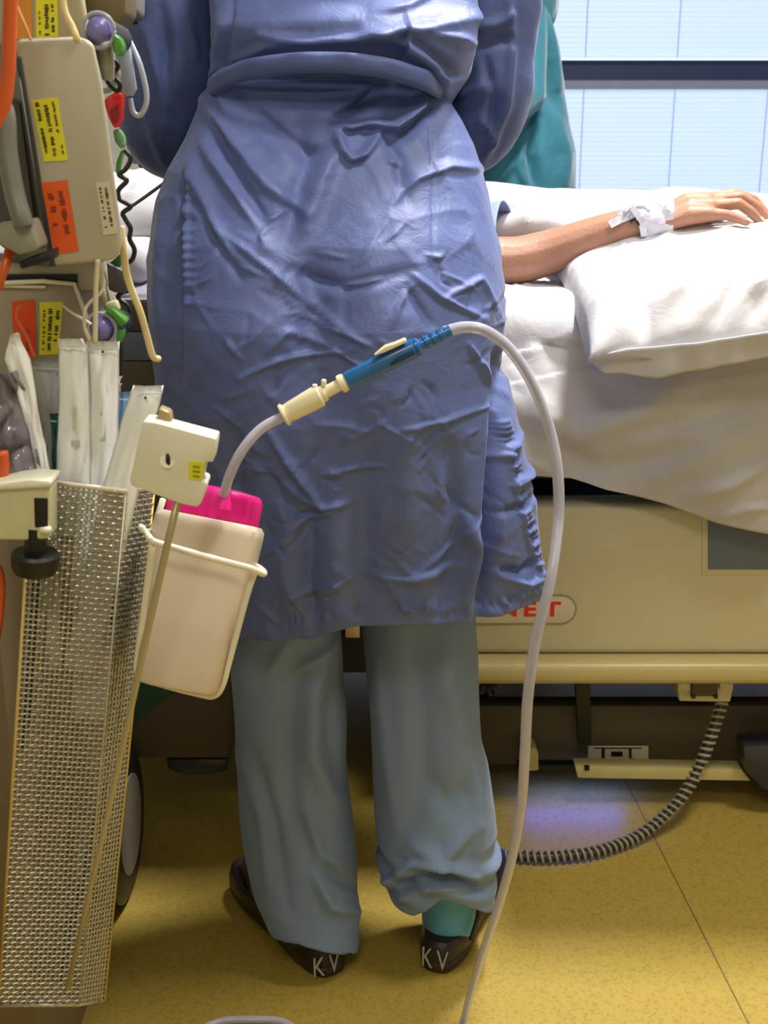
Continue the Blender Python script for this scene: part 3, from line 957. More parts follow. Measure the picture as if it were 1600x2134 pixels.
def fp(parent, base, *a, **k):
    before = set(bpy.data.objects)
    face_parts(None, *a, parent=parent, **k)
    for ob in set(bpy.data.objects) - before:
        ob.data.transform(Matrix.Translation(-V3(base)))
fp(nurse, nurse.location, headc, hfw, hup, 1.0, mask=True)
Mh = Matrix((hfw.cross(hup), hfw, hup)).transposed()
nobj(MB().ball(headc + hup * .035 - hfw * .018, .086, .098, .090, 24, 12, Mh), 'cap', MASK, smooth=True)
nobj(MB().ball(headc - hup * .045 + hfw * .040, .066, .064, .055, 24, 12, Mh), 'mask', MASK, smooth=True)

# ---- gown skirt
def skirt():
    nu, nv = 420, 330
    # silhouette in the photograph, read at the plane of the flanks
    ly = [150, 180, 250, 300, 350, 400, 500, 600, 700, 750, 850, 950, 1100, 1200, 1330]
    lx = [440, 437, 408, 382, 356, 341, 323, 318, 325, 336, 345, 368, 408, 440, 489]
    ry = [150, 190, 200, 250, 300, 350, 400, 450, 500, 600, 700, 750, 800, 900, 1000, 1100, 1200, 1245, 1330]
    rx = [905, 920, 927, 958, 984, 1001, 1014, 1024, 1036, 1052, 1051, 1050, 1066, 1090, 1111, 1121, 1131, 1131, 1131]
    lz = [P(0, y, NY).z for y in ly]; rz_ = [P(0, y, NY).z for y in ry]
    lX = [P(x, y, NY).x for x, y in zip(lx, ly)]; rX = [P(x, y, NY).x for x, y in zip(rx, ry)]
    bzz = [.40, .55, .70, .80, .90, .98, 1.05, 1.10, 1.135, 1.17]
    byy = [1.300, 1.290, 1.262, 1.246, 1.250, 1.283, 1.338, 1.385, 1.420, 1.440]
    fzz = [.40, .55, .80, 1.0, 1.17]; fyy = [1.66, 1.66, 1.645, 1.63, 1.60]
    lz_, lX_ = lz[::-1], lX[::-1]; rzz, rXX = rz_[::-1], rX[::-1]
    V = np.zeros((nv * nu, 3)); N = np.zeros((nv * nu, 3)); TH = np.zeros(nv * nu); VV = np.zeros(nv * nu)
    k = 0
    for i in range(nv):
        v = i / (nv - 1)
        for j in range(nu):
            th = 2 * math.pi * j / nu        # 0 = right flank, 3pi/2 = back (towards the viewer)
            c, s = math.cos(th), math.sin(th)
            # hem height by side
            back = max(0, -s)
            q_ = c  # -1 left .. 1 right
            ztop = 1.165 - .012 * back
            xl0, xr0 = interp(.56, lz_, lX_), interp(.56, rzz, rXX)
            cc0 = math.copysign(abs(c) ** .8, c); ss0 = math.copysign(abs(s) ** .8, s)
            xx0 = (xl0 + xr0) / 2 + (xr0 - xl0) / 2 * cc0
            yy0 = NY + ss0 * (.2 if s > 0 else NY - 1.292)
            px0 = 800 + FPX * xx0 / (yy0 * FW.y + (.56 - CAMH) * FW.z)
            yt = interp(px0, [489, 560, 640, 700, 750, 980, 1000, 1130], [1332, 1337, 1334, 1312, 1302, 1300, 1291, 1240])
            hz = P(0, yt, yy0).z if s < 0 else .55
            z = ztop + (hz - ztop) * v
            xl, xr = interp(z, lz_, lX_), interp(z, rzz, rXX)
            yb, yf = interp(z, bzz, byy), interp(z, fzz, fyy)
            cx_, rx_ = (xl + xr) / 2, (xr - xl) / 2
            e = .80
            cc = math.copysign(abs(c) ** e, c); ss = math.copysign(abs(s) ** e, s)
            x = cx_ + rx_ * cc
            y = NY + (ss * (yf - NY) if s > 0 else ss * (NY - yb))
            # buttocks
            if s < 0:
                bz = math.exp(-((z - .90) / .10) ** 2)
                dd = .016 * bz * (math.exp(-((cc + .42) / .30) ** 2) + math.exp(-((cc - .40) / .30) ** 2)) - .012 * bz * math.exp(-((cc + .02) / .16) ** 2)
                y -= dd
            V[k] = (x, y, z); N[k] = (c * .8, s, 0.0); TH[k] = th; VV[k] = v
            k += 1
    N /= np.linalg.norm(N, axis=1)[:, None]
    px = proj_arr(V)
    S = [([(470, 172), (600, 166), (760, 168), (880, 182)], 7, -.006), ([(470, 186), (560, 192), (660, 194), (760, 186)], 7, .007),
         ([(432, 205), (500, 300), (560, 380), (635, 440)], 15, .010), ([(455, 260), (480, 340), (530, 430), (560, 480)], 12, -.007),
         ([(480, 190), (560, 260), (640, 330), (700, 300)], 16, -.008), ([(430, 300), (490, 390), (540, 470)], 12, .008), ([(400, 340), (430, 430), (480, 540)], 12, .007),
         ([(415, 400), (450, 500), (500, 580)], 10, -.006), ([(620, 260), (640, 340), (610, 440), (590, 520)], 24, -.009), ([(700, 300), (665, 380), (640, 470)], 20, .011),
         ([(800, 180), (750, 220), (698, 252)], 13, -.015), ([(770, 258), (820, 262), (868, 220), (872, 190)], 11, .014), ([(698, 255), (730, 265), (790, 250)], 8, .009),
         ([(700, 270), (716, 310), (732, 330)], 9, .012), ([(730, 332), (760, 320), (790, 280)], 8, .010), ([(800, 270), (830, 330), (850, 420)], 14, -.006),
         ([(820, 300), (860, 270), (900, 230)], 12, -.007), ([(820, 420), (870, 370), (940, 345), (1000, 350)], 9, .005), ([(810, 330), (835, 345)], 8, .006),
         ([(900, 260), (905, 400), (905, 560)], 3.5, -.0022), ([(560, 470), (545, 490), (552, 510)], 5, .005), ([(545, 470), (590, 440)], 4, .003),
         ([(640, 540), (660, 640), (640, 720)], 26, -.006), ([(460, 480), (560, 560), (680, 660), (760, 720)], 7, .0045), ([(600, 560), (720, 600), (860, 560)], 14, -.005),
         ([(860, 570), (920, 620), (1000, 660)], 6, .005), ([(850, 600), (900, 680)], 8, -.005), ([(930, 620), (1000, 580), (1030, 640)], 6, .004),
         ([(700, 600), (760, 590), (800, 580)], 5, .004), ([(620, 650), (700, 690), (770, 720)], 5, .0035),
         ([(500, 790), (560, 760), (620, 742), (735, 728)], 6, .005), ([(560, 735), (600, 690), (680, 720)], 7, .004), ([(840, 895), (920, 880), (1015, 845)], 5, .0045),
         ([(975, 715), (1000, 760), (1020, 805)], 5, .005), ([(560, 905), (600, 965), (650, 1030), (672, 1056)], 8, .0095), ([(590, 1010), (640, 1045), (672, 1056)], 6, .006), ([(672, 1056), (700, 1050), (722, 1048)], 6, .006),
         ([(545, 960), (585, 1040), (640, 1090)], 12, -.006), ([(675, 990), (740, 975), (800, 972)], 5, .004), ([(600, 1110), (640, 1080), (700, 1060)], 5, .004),
         ([(600, 1245), (680, 1225), (722, 1205)], 6, .005), ([(880, 1190), (950, 1140), (970, 1110)], 5, .004), ([(690, 1010), (700, 1150), (700, 1290)], 30, .008),
         ([(600, 1060), (590, 1180), (610, 1300)], 26, .009), ([(650, 1080), (645, 1200), (655, 1310)], 16, -.006), ([(770, 900), (755, 1100), (760, 1290)], 26, -.007),
         ([(860, 860), (850, 1000), (840, 1160)], 34, .006), ([(965, 1180), (860, 1210), (780, 1200)], 9, .006), ([(965, 1080), (1000, 1150), (975, 1250)], 16, .010), ([(940, 940), (960, 1100), (920, 1280)], 18, -.008),
         ([(1038, 740), (1035, 900), (1022, 1080), (1002, 1290)], 13, -.020), ([(1045, 860), (1062, 1000), (1090, 1120), (1128, 1220)], 5, .004),
         ([(1060, 1010), (1100, 990), (1110, 960)], 7, .006), ([(1040, 1180), (1080, 1190), (1110, 1160)], 8, -.008), ([(1040, 1200), (1090, 1215), (1120, 1200)], 8, .007),
         ([(1030, 960), (1060, 940), (1085, 900)], 7, .006), ([(1040, 1070), (1080, 1050), (1110, 1030)], 8, -.006),
         ([(388, 360), (380, 480), (378, 640), (378, 800)], 4, -.004), ([(402, 360), (394, 480), (392, 640)], 5, .004),
         ([(345, 420), (338, 600), (350, 800)], 14, .006), ([(480, 900), (500, 1100), (520, 1300)], 22, -.006)]
    rnd = random.Random(5)
    for _ in range(120):
        y0 = rnd.uniform(480, 1280); x0 = rnd.uniform(400, 1040)
        an = rnd.choice([R(-35), R(-50), R(40), R(55), R(15), R(-70)]) + rnd.uniform(-.25, .25)
        L = rnd.uniform(25, 110)
        mid = (x0 + L * .5 * math.cos(an) + rnd.uniform(-8, 8), y0 + L * .5 * math.sin(an) + rnd.uniform(-8, 8))
        S.append(([(x0, y0), mid, (x0 + L * math.cos(an), y0 + L * math.sin(an))], rnd.uniform(3, 6.5), rnd.choice([1, 1, -1]) * rnd.uniform(.0012, .0032)))
    # puckers along hem and right seam
    for x0 in range(600, 990, 13):
        y0 = 1290 - 8 * abs(math.sin(x0 * .013)) + (30 * max(0, (700 - x0) / 100))
        S.append(([(x0, y0), (x0 + rnd.uniform(-8, 8), y0 - rnd.uniform(14, 34))], 3.6, rnd.choice([1, 1, -1]) * rnd.uniform(.002, .004)))
    for t in np.linspace(0, 1, 36):
        x0 = 1052 + 76 * t ** 1.2; y0 = 880 + 340 * t
        S.append(([(x0 - 9, y0 + 4), (x0 + 9, y0 - 4)], 3.2, rnd.choice([1, -1]) * rnd.uniform(.002, .004)))
    for t in np.linspace(0, 1, 11):
        x0 = 1015 + 110 * t; y0 = 1272 - 42 * t
        S.append(([(x0, y0), (x0 - 6, y0 - rnd.uniform(12, 24))], 4, rnd.choice([1, -1]) * rnd.uniform(.003, .005)))
    for t in np.linspace(0, 1, 14):
        S.append(([(382, 380 + 250 * t), (408, 384 + 250 * t)], 5, .0022 * (1 if rnd.random() > .4 else -1)))
    backm = (np.sin(TH) < .25)
    D = np.zeros(len(V))
    D[backm] = stroke_field(px[backm], S) * 1.35
    for i in range(len(V)):
        x, y, z = V[i]; th = TH[i]; v = VV[i]
        d = .0055 * noise.noise(V3((math.cos(th) * 2.6, math.sin(th) * 2.6, z * 2.4)))
        d += .012 * v * v * noise.noise(V3((math.cos(th) * 3.8, math.sin(th) * 3.8, z * 1.0 + 3)))
        d += .0016 * (ridge(x * 11 + z * 6, y * 6, z * 9) + ridge(x * 9 - z * 8, y * 6 + 3, z * 10) - .4)
        d += .0020 * fbm(x * 26, y * 26, z * 18, 2) * .6
        D[i] += d
    V += N * D[:, None]
    o = grid_mesh('gown_skirt', V, nu, nv, GOWN, closed=True, thick=.0015, flip=True)
    at_parent(o, nurse)
    return o
skirt()

# ---- gown upper body
def torso():
    nu, nv = 300, 130
    z0, z1 = 1.120, 1.47
    V = np.zeros((nu * nv, 3)); N = np.zeros((nu * nv, 3)); D = np.zeros(nu * nv)
    L = [(0, 436), (60, 440), (120, 441), (190, 441), (215, 446)]
    Rr = [(0, 992), (60, 992), (100, 990), (150, 976), (190, 944), (215, 930)]
    lz = [P(0, y, NY + .02).z for y, _ in L][::-1]; lX = [P(x, y, NY + .02).x for y, x in L][::-1]
    rz_ = [P(0, y, NY + .02).z for y, _ in Rr][::-1]; rX = [P(x, y, NY + .02).x for y, x in Rr][::-1]
    for i in range(nv):
        v = i / (nv - 1); z = z0 + (z1 - z0) * v
        xl, xr = interp(z, lz, lX), interp(z, rz_, rX)
        up = max(0, (z - 1.23) / .24)
        taper = 1 - .55 * up ** 3
        for j in range(nu):
            th = 2 * math.pi * j / nu; c, s = math.cos(th), math.sin(th)
            cc = math.copysign(abs(c) ** .8, c); ss = math.copysign(abs(s) ** .8, s)
            zl = z
            yb = 1.432 - .045 * math.exp(-((z - 1.195) / .035) ** 2) + .28 * max(0, z - 1.20)
            if cc > .45: yb -= .02 * math.exp(-((z - 1.17) / .03) ** 2)
            if v < .10: yb += .020 * (1 - v / .10); 
            yf = 1.60 + .35 * (z - 1.12)
            ym = NY + .02 + .30 * max(0, z - 1.2)
            x = (xl + xr) / 2 + (xr - xl) / 2 * cc * taper
            y = ym + (ss * (yf - ym) if s > 0 else ss * (ym - yb)) * (1 - .35 * up ** 3)
            # blouse hangs lower on the right side
            dz = -.020 * math.exp(-((cc - .80) / .28) ** 2) * (1 - v) ** 3 * (s < .2)
            V[i * nu + j] = (x, y, z + dz); N[i * nu + j] = (c * .7, s, -.1)
    N /= np.linalg.norm(N, axis=1)[:, None]
    px = proj_arr(V)
    S = [([(450, 160), (560, 100), (720, 82), (860, 60), (1000, 30)], 14, .012), ([(440, 190), (480, 140), (600, 118), (760, 118), (860, 128)], 10, -.010),
         ([(540, 75), (640, 88), (740, 84), (850, 50)], 9, .010), ([(780, 20), (850, 5), (900, -20)], 12, .010), ([(760, 60), (830, 90), (900, 140), (930, 190)], 12, .012),
         ([(850, 70), (910, 120), (950, 150)], 9, -.008), ([(900, 70), (960, 80), (985, 90)], 8, .008), ([(640, -10), (720, 10), (800, 20)], 14, -.006), ([(460, 40), (450, 110), (450, 180)], 8, .007),
         ([(480, 0), (470, 80), (470, 150)], 8, -.006), ([(880, 150), (930, 170), (960, 165)], 7, .008)]
    back = np.sin(np.tile(np.linspace(0, 2 * math.pi, nu, endpoint=False), nv)) < .3
    D[back] = stroke_field(px[back], S)
    for i in range(len(V)):
        x, y, z = V[i]
        D[i] += .006 * noise.noise(V3((x * 7, y * 7, z * 12))) + .0016 * (ridge(x * 10, y * 10, z * 12) - .3)
    V += N * D[:, None]
    o = grid_mesh('gown_top', V, nu, nv, GOWN, closed=True, thick=.0015)
    at_parent(o, nurse)
torso()
# shoulders yoke
yk = blob('gown_yoke', [([shoL + V3((.01, 0, -.01)), V3((neck.x, 1.60, 1.43)), shoR + V3((-.01, 0, -.01))], [.074, .105, .074], 1.0),
                        ([V3((neck.x, 1.57, 1.36)), V3((neck.x, 1.62, 1.45))], [.120, .085])], GOWN2, .008)
at_parent(yk, nurse)
# belt
n = 120; V = []
bl = [(440, 186, NY), (446, 178, 1.43), (500, 150, 1.395), (580, 135, 1.375), (680, 130, 1.368), (780, 138, 1.368), (860, 158, 1.380), (905, 178, 1.41), (918, 190, NY)]
cl = spline([P(*q_) for q_ in bl], 12)
rings = []
m_ = len(cl)
for i, c in enumerate(cl):
    t = (cl[min(i + 1, m_ - 1)] - cl[max(0, i - 1)]).normalized()
    nrm = t.cross(V3((0, 0, 1))).normalized()
    h = .0105
    tw = .0016 * math.sin(i * .5)
    rings.append([c + V3((0, 0, h)) + nrm * (.002 + tw), c + V3((0, 0, h * .4)) + nrm * .0045, c - V3((0, 0, h * .4)) + nrm * .0045, c - V3((0, 0, h)) + nrm * .002, c - V3((0, 0, h)) - nrm * .002, c + V3((0, 0, h)) - nrm * .002])
bb = MB().rings(rings)
# front half of the belt, around the body
fr = [(cl[-1]), V3((xw(925, 190) - .01, 1.56, 1.15)), V3((.05, 1.62, 1.16)), V3((-.15, 1.62, 1.16)), V3((xw(435, 190) + .01, 1.56, 1.15)), cl[0]]
rings = []
for c in spline(fr, 6):
    rings.append([c + V3((0, 0, .012)), c + V3((0, .003, 0)), c - V3((0, 0, .012)), c - V3((0, .003, 0))])
bb.rings(rings)
nobj(bb, 'belt', GOWN2, smooth=True)

# ---- sleeves
def sleeve(path, radii, name, strokes, fl=.95):
    pts = spline(path, 14); m = len(pts)
    r_ = np.interp(np.linspace(0, 1, m), np.linspace(0, 1, len(radii)), radii)
    nu = 90; V = []; N = []
    t0 = (pts[1] - pts[0]).normalized(); nr = t0.cross(V3((0, 1, 0))).normalized()
    for i, p in enumerate(pts):
        t = (pts[min(i + 1, m - 1)] - pts[max(0, i - 1)]).normalized()
        nr = (nr - t * nr.dot(t)).normalized(); bn = t.cross(nr)
        for j in range(nu):
            a_ = 2 * math.pi * j / nu
            d = nr * math.cos(a_) + bn * math.sin(a_)
            q_ = p + d * float(r_[i])
            q_ += d * (.008 * noise.noise(q_ * 11) + .004 * noise.noise(q_ * 24))
            V.append(q_); N.append(d)
    A = np.array([tuple(v) for v in V]); B = np.array([tuple(v) for v in N])
    A += B * stroke_field(proj_arr(A), strokes)[:, None]
    o = grid_mesh(name, A, nu, m, GOWN2, closed=True, thick=.0015)
    at_parent(o, nurse)
sl_l = [shoL + V3((-.00, .0, .01)), P(362, -60, 1.57), P(352, 60, 1.555), P(352, 180, 1.555), P(362, 262, 1.585), V3((P(375, 290, 1.62).x, 1.66, 1.085)), wriL + V3((-.02, -.03, .005))]
sl_r = [shoR + V3((.00, .0, .01)), P(1018, -60, 1.57), P(1018, 60, 1.56), P(1010, 180, 1.56), P(990, 255, 1.585), V3((P(980, 285, 1.62).x, 1.66, 1.085)), wriR + V3((.02, -.03, .005))]
sleeve(sl_l, [.074, .066, .062, .060, .060, .052, .038], 'sleeve', [([(300, 60), (330, 160), (345, 260)], 10, .008), ([(330, 0), (350, 100), (340, 200)], 12, -.007), ([(340, 250), (390, 290)], 6, .004), ([(290, 150), (320, 280), (345, 345)], 10, .006), ([(395, 60), (410, 120)], 8, .006)])
sleeve(sl_r, [.072, .058, .054, .056, .056, .048, .038], 'sleeve', [([(1060, 0), (1066, 100), (1055, 220), (1010, 330)], 9, .008), ([(1000, 60), (1040, 50), (1066, 30)], 9, .009), ([(1000, 100), (1050, 80), (1070, 90)], 9, -.009), ([(960, 210), (1000, 180), (1040, 190)], 10, .007), ([(1000, 250), (1020, 270), (1030, 300)], 6, .010), ([(1010, 120), (1030, 200), (1020, 270)], 9, -.008)])

# ---- trousers
def leg(name, L, Rr, hem, strokes, yc=NY, seed=0, roll=False):
    nu, nv = 150, 200
    lz = [P(0, y, yc).z for y, _ in L][::-1]; lX = [P(x, y, yc).x for y, x in L][::-1]
    rz_ = [P(0, y, yc).z for y, _ in Rr][::-1]; rX = [P(x, y, yc).x for y, x in Rr][::-1]
    ztop = .80
    V = np.zeros((nu * nv, 3)); N = np.zeros((nu * nv, 3)); D = np.zeros(nu * nv)
    for i in range(nv):
        v = i / (nv - 1)
        for j in range(nu):
            th = 2 * math.pi * j / nu; c, s = math.cos(th), math.sin(th)
            hz = hem(c, s)
            z = ztop + (hz - ztop) * v
            xl, xr = interp(z, lz, lX), interp(z, rz_, rX)
            dp = interp(z, [0, .2, .5, .8], [.078, .085, .088, .10])
            cc = math.copysign(abs(c) ** .85, c); ss = math.copysign(abs(s) ** .85, s)
            x = (xl + xr) / 2 + (xr - xl) / 2 * cc
            y = yc + dp * ss + interp(z, [0, .45, .8], [.0, .015, 0])
            V[i * nu + j] = (x, y, z); N[i * nu + j] = (c, s, 0)
    px = proj_arr(V)
    back = np.tile(np.sin(np.linspace(0, 2 * math.pi, nu, endpoint=False)), nv) < .2
    D[back] = stroke_field(px[back], strokes)
    for i in range(len(V)):
        x, y, z = V[i]
        D[i] += .010 * noise.noise(V3((x * 7 + seed, y * 7, z * 3.2))) + .0022 * noise.noise(V3((x * 22 + seed, y * 22, z * 12)))
        if roll:
            D[i] += .006 * math.sin((z - .1) * 150 + 8 * x * 10) * max(0, 1 - abs(z - .155) / .05)
    V += N * D[:, None]
    o = grid_mesh(name, V, nu, nv, PANTS, closed=True, thick=.0018, flip=True)
    at_parent(o, nurse)
    return o
zf = lambda y, Y=1.39: P(0, y, Y).z
def hemL(c, s):
    # low at the back right corner
    if s < 0: return np.interp(c, [-1, -.6, -.2, .3, .8, 1], [zf(1905, NY), zf(1925, 1.42), zf(1950), zf(1972), zf(1966, 1.42), zf(1955, NY)])
    return np.interp(c, [-1, 1], [zf(1905, NY), zf(1955, NY)])
def hemR(c, s):
    if s < 0: return np.interp(c, [-1, -.5, 0, .5, 1], [zf(1850, NY), zf(1878, 1.42), zf(1866), zf(1868, 1.42), zf(1872, NY)])
    return np.interp(c, [-1, 1], [zf(1850, NY), zf(1872, NY)])
leg('trouser_leg', [(1000, 470), (1340, 487), (1400, 484), (1500, 492), (1600, 500), (1700, 503), (1760, 512), (1850, 534), (1900, 556), (1990, 600)],
    [(1000, 690), (1310, 706), (1400, 712), (1500, 718), (1600, 722), (1700, 729), (1800, 742), (1900, 747), (1990, 749)], hemL,
    [([(680, 1340), (650, 1450), (650, 1580), (690, 1660)], 20, .012), ([(700, 1400), (690, 1520), (712, 1640)], 16, -.007), ([(620, 1380), (600, 1560), (610, 1700), (660, 1790)], 24, -.009),
     ([(640, 1700), (670, 1790), (700, 1800)], 14, .010), ([(660, 1830), (690, 1890), (740, 1900)], 12, .010), ([(670, 1790), (700, 1830), (740, 1850)], 12, -.010), ([(500, 1560), (540, 1700), (560, 1860)], 10, .005), ([(520, 1560), (570, 1720), (600, 1900)], 14, -.006),
     ([(600, 1340), (560, 1400)], 12, .006), ([(620, 1400), (690, 1340)], 8, .006)], yc=NY - .01, seed=1)
leg('trouser_leg', [(1000, 735), (1310, 752), (1400, 760), (1500, 769), (1600, 777), (1700, 789), (1800, 802), (1850, 818), (1990, 830)],
    [(1000, 985), (1310, 992), (1400, 998), (1500, 1001), (1550, 1006), (1600, 1018), (1700, 1031), (1800, 1036), (1860, 1030), (1990, 1024)], hemR,
    [([(940, 1320), (930, 1420), (960, 1500), (950, 1600)], 24, .010), ([(860, 1340), (880, 1500), (880, 1640), (850, 1740)], 26, -.010), ([(780, 1380), (800, 1560), (830, 1720)], 14, .006),
     ([(980, 1560), (1000, 1680), (1000, 1800)], 14, .008), ([(860, 1760), (920, 1790), (990, 1720)], 16, .012), ([(900, 1640), (940, 1680), (980, 1640)], 24, -.010), ([(810, 1840), (860, 1795), (930, 1800), (990, 1830)], 10, .014),
     ([(830, 1850), (880, 1822), (950, 1830), (1010, 1860)], 9, -.014), ([(840, 1868), (900, 1840), (980, 1850)], 7, .010)], yc=NY, seed=5, roll=True)
nobj(MB().ball((hipC.x, NY, .86), .165, .12, .12, 30, 14), 'trouser_seat', PANTS, smooth=True)

# ---- feet: socks and clogs
def foot(px_h, py_h, ang, pxlab, label):
    heel = FL(px_h, py_h)
    d = V3((math.sin(ang), math.cos(ang), 0)); rt = V3((math.cos(ang), -math.sin(ang), 0))
    org = V3((heel.x, heel.y, 0))
    def ring(t, z, wd, zt=None, nn=28, back=0.0, L=.265):
        pts = []
        return pts
    # clog as stack of outlines
    L = .262
    def outline(z, sc, zl=0.0, inset=0.0):
        pts = []
        for k in range(40):
            a_ = 2 * math.pi * k / 40
            u = -math.cos(a_)      # -1 heel .. 1 toe
            w_ = .040 + .014 * max(0, (u + .2)) - .004 * math.exp(-((u + .1) / .3) ** 2)
            yy = L / 2 + L / 2 * math.copysign(abs(u) ** .9, u)
            xx = w_ * math.copysign(abs(math.sin(a_)) ** .62, math.sin(a_))
            pts.append(org + d * (inset + yy * (1 - 2 * inset / L)) + rt * xx * sc + V3((0, 0, z * .66 + zl * (0.5 + .5 * u))))
        return pts
    cl_ = MB().rings([outline(.000, .86, .012, .004), outline(.006, .93, .010), outline(.020, .97, .006), outline(.024, .93, .004, .002), outline(.027, .97, .004), outline(.042, .98, .006, .001), outline(.056, .93, .010, .004), outline(.066, .84, .006, .010), outline(.070, .62, -.002, .030), outline(.064, .45, -.01, .05)])
    c = nobj(cl_, 'clog', CLOG, smooth='auto')
    # upper over the toes
    up_ = blob('clog_upper', [([org + d * .165 + V3((0, 0, .042)), org + d * .222 + V3((0, 0, .034))], [.040, .032])], CLOG, .005)
    up_.data.transform(Matrix.Translation(-V3(nurse.location))); up_.parent = c
    for a_, b_ in ((.30, .55),):
        pass
    # letters on the heel
    n_ = -d
    for k, ch in enumerate('KV'):
        off = (k - .5) * .022 + pxlab
        cc = org + rt * off + d * (.0005 + 6.0 * off * off + .0012) - d * .0022 + V3((0, 0, .0225))
        yaw = off * 12
        X = (rt * math.cos(yaw) + d * math.sin(yaw)).normalized()
        Z = X.cross(V3((0, 0, 1))).normalized()
        M = Matrix((X, V3((0, 0, 1)), Z)).transposed().to_4x4(); M.translation = cc - V3(nurse.location)
        text_mesh('letter', ch, .044, CHALK, M, c, ext=.0010, sx=.60, offset=-.0002)
    return org, d, rt, c
oL = foot(697, 2036, R(-33), -.012, 'l')
oR = foot(905, 2030, R(20), .0, 'r')
for (org, d, rt, c), tilt in ((oL, 0), (oR, 0)):
    h = org + d * .050
    mb = MB()
    rings = []
    for z, wx, wy in ((.012, .030, .034), (.028, .034, .040), (.05, .037, .038), (.08, .037, .042), (.11, .040, .046), (.16, .044, .050)):
        rings.append([h + rt * wx * math.cos(a_) + d * (wy * math.sin(a_) + .012) + V3((0, 0, z)) for a_ in np.linspace(0, 2 * math.pi, 32, endpoint=False)])
    mb.rings(rings)
    nobj(mb, 'sock', SOCK, smooth='auto')
# elastic strap of the right clog
org, d, rt, c = oR
s_ = nobj(MB().tube(spline([org + d * .035 + rt * .040 + V3((0, 0, .040)), org + d * .055 + rt * .046 + V3((0, 0, .080)), org + d * .062 + rt * .046 + V3((0, 0, .115))], 6), .003, 6), 'heel_strap', BLACKP, smooth=True)

# ---------------- teal person behind the bed
TY = 2.95
tp = thing('person', 'person in a teal gown standing behind the bed in front of the window', 'person', (P(1090, 300, TY).x, TY, 0))
tx = tp.location.x
tx0 = P(1040, 300, TY).x
caps = []
for s in (-1, 1):
    caps.append(([V3((tx0 + s * .09, TY, .92)), V3((tx0 + s * .10, TY, .50)), V3((tx0 + s * .10, TY + .02, .09))], [.085, .055, .035]))
    caps.append(([V3((tx0 + s * .10, TY + .02, .035)), V3((tx0 + s * .11, TY - .13, .030))], [.034, .032]))
tnk = V3((tx0 - .06, TY - .10, 1.50)); thc = V3((tx0 - .08, TY - .15, 1.62))
caps.append(([V3((tx0, TY, .92)), V3((tx0, TY, 1.12)), V3((tx0 - .03, TY - .04, 1.36)), tnk], [.12, .11, .12, .055]))
caps.append(([tnk, thc], [.052, .05]))
tsh = [V3((tx0 - .22, TY - .05, 1.42)), V3((tx0 + .03, TY - .05, 1.42))]
caps.append(([tsh[0], tsh[1]], [.055, .055]))
twr = [V3((tx0 - .34, TY - .40, 1.04)), V3((tx0 - .14, TY - .40, 1.04))]
tel = [V3((tx0 - .28, TY - .12, 1.13)), V3((P(1085, 230, TY - .14).x, TY - .14, 1.14))]
for sh, el, wr, s in zip(tsh, tel, twr, (1, -1)):
    caps.append(([sh, el, el.lerp(wr, .4), wr], [.048, .038, .036, .026]))
    caps += hand_caps(wr, V3((s * .3, -1, -.3)), V3((0, 0, -1)), V3((s, 0, 0)), curl=.5)
tf, tu = V3((0, -.93, -.36)).normalized(), V3((0, -.36, .93)).normalized()
tb = blob('body', caps, SKIN, .007, None, 4, extra=head_caps(thc, tf, tu)); at_parent(tb, tp)
fp(tp, tp.location, thc, tf, tu, 1.0, mask=True)
Mh = Matrix((tf.cross(tu), tf, tu)).transposed()
def tobj(mb, name, m, **k):
    me = mb.mesh(name, m, **k); me.transform(Matrix.Translation(-V3(tp.location))); return link(name, me, tp)
tobj(MB().ball(thc + tu * .035 - tf * .018, .086, .098, .090, 24, 12, Mh), 'cap', MASK, smooth=True)
tobj(MB().ball(thc - tu * .045 + tf * .040, .066, .064, .055, 24, 12, Mh), 'mask', MASK, smooth=True)
# gown: loft from the shoulders to the knees
nu, nv = 220, 200
Rr = [(-400, 1120), (-100, 1125), (0, 1132), (40, 1148), (80, 1155), (140, 1166), (200, 1178), (240, 1186), (300, 1195), (360, 1197), (420, 1197), (700, 1205)]
rz_ = [P(0, y, TY).z for y, _ in Rr][::-1]; rX = [P(x, y, TY).x for y, x in Rr][::-1]
V = np.zeros((nu * nv, 3)); N = np.zeros((nu * nv, 3))
for i in range(nv):
    z = 1.50 - .98 * i / (nv - 1)
    xr = interp(z, rz_, rX); hw = interp(z, [.5, .9, 1.1, 1.35, 1.46, 1.5], [.25, .235, .205, .235, .18, .10])
    dp = interp(z, [.5, .9, 1.1, 1.35, 1.5], [.20, .18, .15, .15, .09])
    cxx = xr - hw
    for j in range(nu):
        th = 2 * math.pi * j / nu; c, s = math.cos(th), math.sin(th)
        V[i * nu + j] = (cxx + hw * math.copysign(abs(c) ** .85, c), TY + dp * math.copysign(abs(s) ** .85, s) - .08 * max(0, z - 1.2), z)
        N[i * nu + j] = (c, s, 0)
px = proj_arr(V)
S = [([(1120, 0), (1140, 80), (1165, 180)], 12, .020), ([(1100, 60), (1130, 180), (1125, 240), (1060, 330)], 9, -.022), ([(1080, 100), (1090, 200), (1050, 290), (1010, 360)], 14, .018), ([(1125, 250), (1110, 320), (1120, 400)], 12, -.030),
     ([(1160, 240), (1180, 320), (1175, 400)], 16, .016), ([(1075, 330), (1040, 370), (1015, 400)], 8, .014), ([(1090, 300), (1080, 350), (1100, 400)], 6, .012), ([(1140, 140), (1160, 230)], 10, -.010)]
D = stroke_field(px, S) * (N[:, 1] < .2)
for i in range(len(V)):
    x, y, z = V[i]
    D[i] += .012 * noise.noise(V3((x * 6, y * 6, z * 3))) + .004 * noise.noise(V3((x * 16, y * 16, z * 9)))
V += N * D[:, None]
